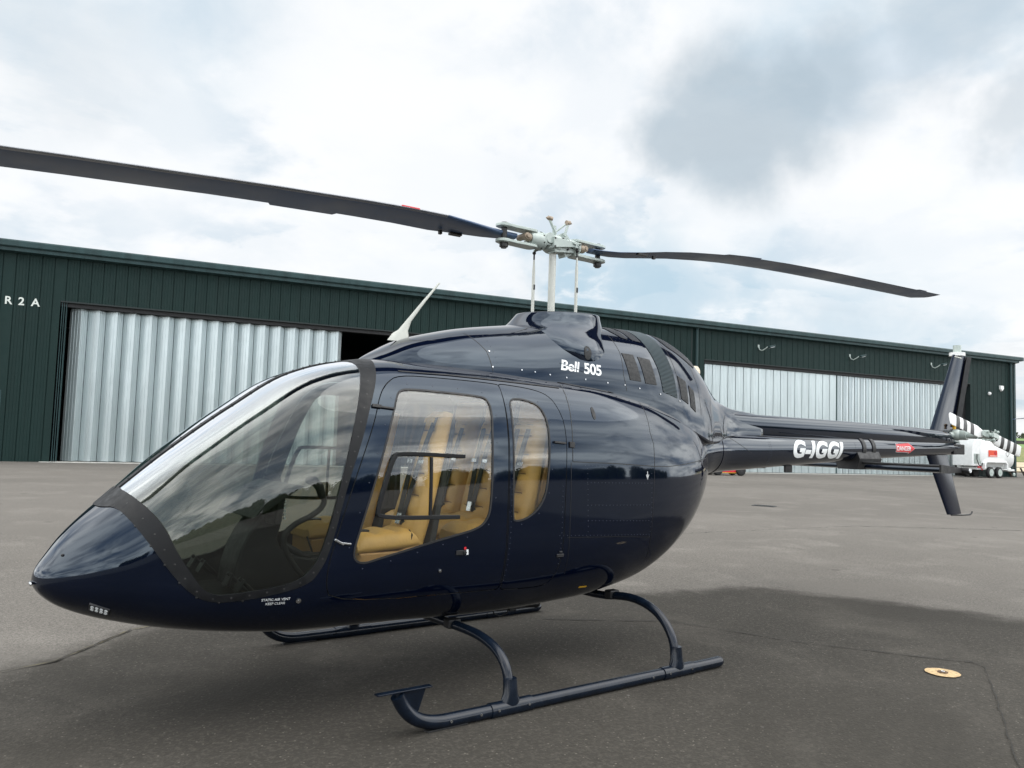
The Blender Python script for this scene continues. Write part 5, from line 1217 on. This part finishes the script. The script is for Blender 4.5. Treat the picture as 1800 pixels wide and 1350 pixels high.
strip3('grass_bank', [(42, 1.0), (52, 2.0), (62, 2.9), (66, 3.0)], GR1)
strip3('hillside', [(66, 3.0), (110, 5.6), (150, 6.9), (190, 7.0)], GR2)
fc = empty('field_fence', (0, 0, 0)); tag(fc, 'dark horizontal rail fence along the grass bank', 'fence')
for i, x in enumerate(np.linspace(70, 120, 22)):
    y = 60-(x-65)*.30; mb = MB(); mb.box(x-.07, x+.07, y-.07, y+.07, 2.6, 4.1); mb.build('post', BOLT, fc)
mb = MB()
mb.loft([[(x, 60-(x-65)*.30-.04, z0) for z0 in (3.35, 3.85)]+[(x, 60-(x-65)*.30+.04, z0) for z0 in (3.85, 3.35)] for x in (60, 130)], True, smooth=False); mb.build('rail', BOLT, fc)
HB = empty('distant_building', (150, 82, 6.2), R(-20)); tag(HB, 'far white shed standing on the horizon field', 'building')
mb = MB(); mb.box(-8, 8, -4, 4, -.5, 4.0); mb.build('wall', WHITE, HB); mb = MB(); mb.prism([(-4.3, 4.0), (0, 6.0), (4.3, 4.0)], -8.2, 8.2, ax='x'); mb.build('roof', HUBG, HB)
mb = MB(); mb.box(-3, 1, -4.05, -4.0, -.4, 2.6); mb.build('door', PLASTIC, HB)
FOL = pmat('far_foliage', (.055, .075, .035), .9, var=.5, vscale=.6)
def treeline(name, pts, h, seed, label):
    rnd = random.Random(seed); mb = MB()
    for (x, y) in pts:
        hh = h*rnd.uniform(.72, 1.12); w0 = rnd.uniform(3.6, 5.2)
        mb.loft([[(x+w0*q*math.cos(t)*rnd.uniform(.85, 1.1), y+2.2*q*math.sin(t), hh*zf*rnd.uniform(.96, 1.03)) for t in np.linspace(0, 2*math.pi, 11)[:-1]] for zf, q in ((0, .9), (.35, 1.05), (.65, .95), (.84, .68), (.94, .32))], True)
        for k in range(260):
            a_, zf = rnd.uniform(0, 6.283), rnd.betavariate(1.8, 1.1); q = (1.12 if zf < .6 else max(.12, 1.12*(1-((zf-.6)/.42)**2))); a, b = w0*q*math.cos(a_), 2.4*q*math.sin(a_); z = zf*hh*rnd.uniform(.98, 1.05); s_ = rnd.uniform(.12, .32); c = np.array([x+a, y+b, z]); u = np.array([rnd.gauss(0, 1) for _ in range(3)]); u /= np.linalg.norm(u); w_ = np.cross(u, [rnd.gauss(0, 1) for _ in range(3)]); w_ /= np.linalg.norm(w_)+1e-9
            mb.add([c-u*s_-w_*s_, c+u*s_-w_*s_*.7, c+u*s_*.8+w_*s_, c-u*s_*.7+w_*s_*.8], [(0, 1, 2, 3)])
    return tag(mb.build(name, FOL), kind='stuff')
rnd = random.Random(11)
treeline('far_wood', [(-150+i*6.5+rnd.uniform(-2, 2), -95+8*math.sin(i*.35)+rnd.uniform(-3, 3)) for i in range(52)], 8.0, 5, '')
treeline('far_hedge', [(150+i*5, 120-i*3) for i in range(16)], 9.0, 9, '')
# ------------------------------------------------------------------ a second machine parked out of frame: its blade tip reaches in
def copy_tree(o, parent=None, depth=0):
    c = o.copy(); COL.objects.link(c); c.parent = parent
    if depth < 3:
        for ch in list(o.children): copy_tree(ch, c, depth+1)
    return c
tag(HELI, 'dark navy helicopter with tan leather seats, parked on its skids on the near tarmac', 'helicopter', 'helicopters parked on the apron')
H2 = copy_tree(HELI); H2.location = (31.47, 3.95, 0); H2.rotation_euler = (0, 0, R(-36.6)); tag(H2, 'second helicopter mostly beyond the right edge, only a thin grey rotor blade tip showing', 'helicopter')
print('objects', len(bpy.data.objects), round(time.time()-_t0, 1))
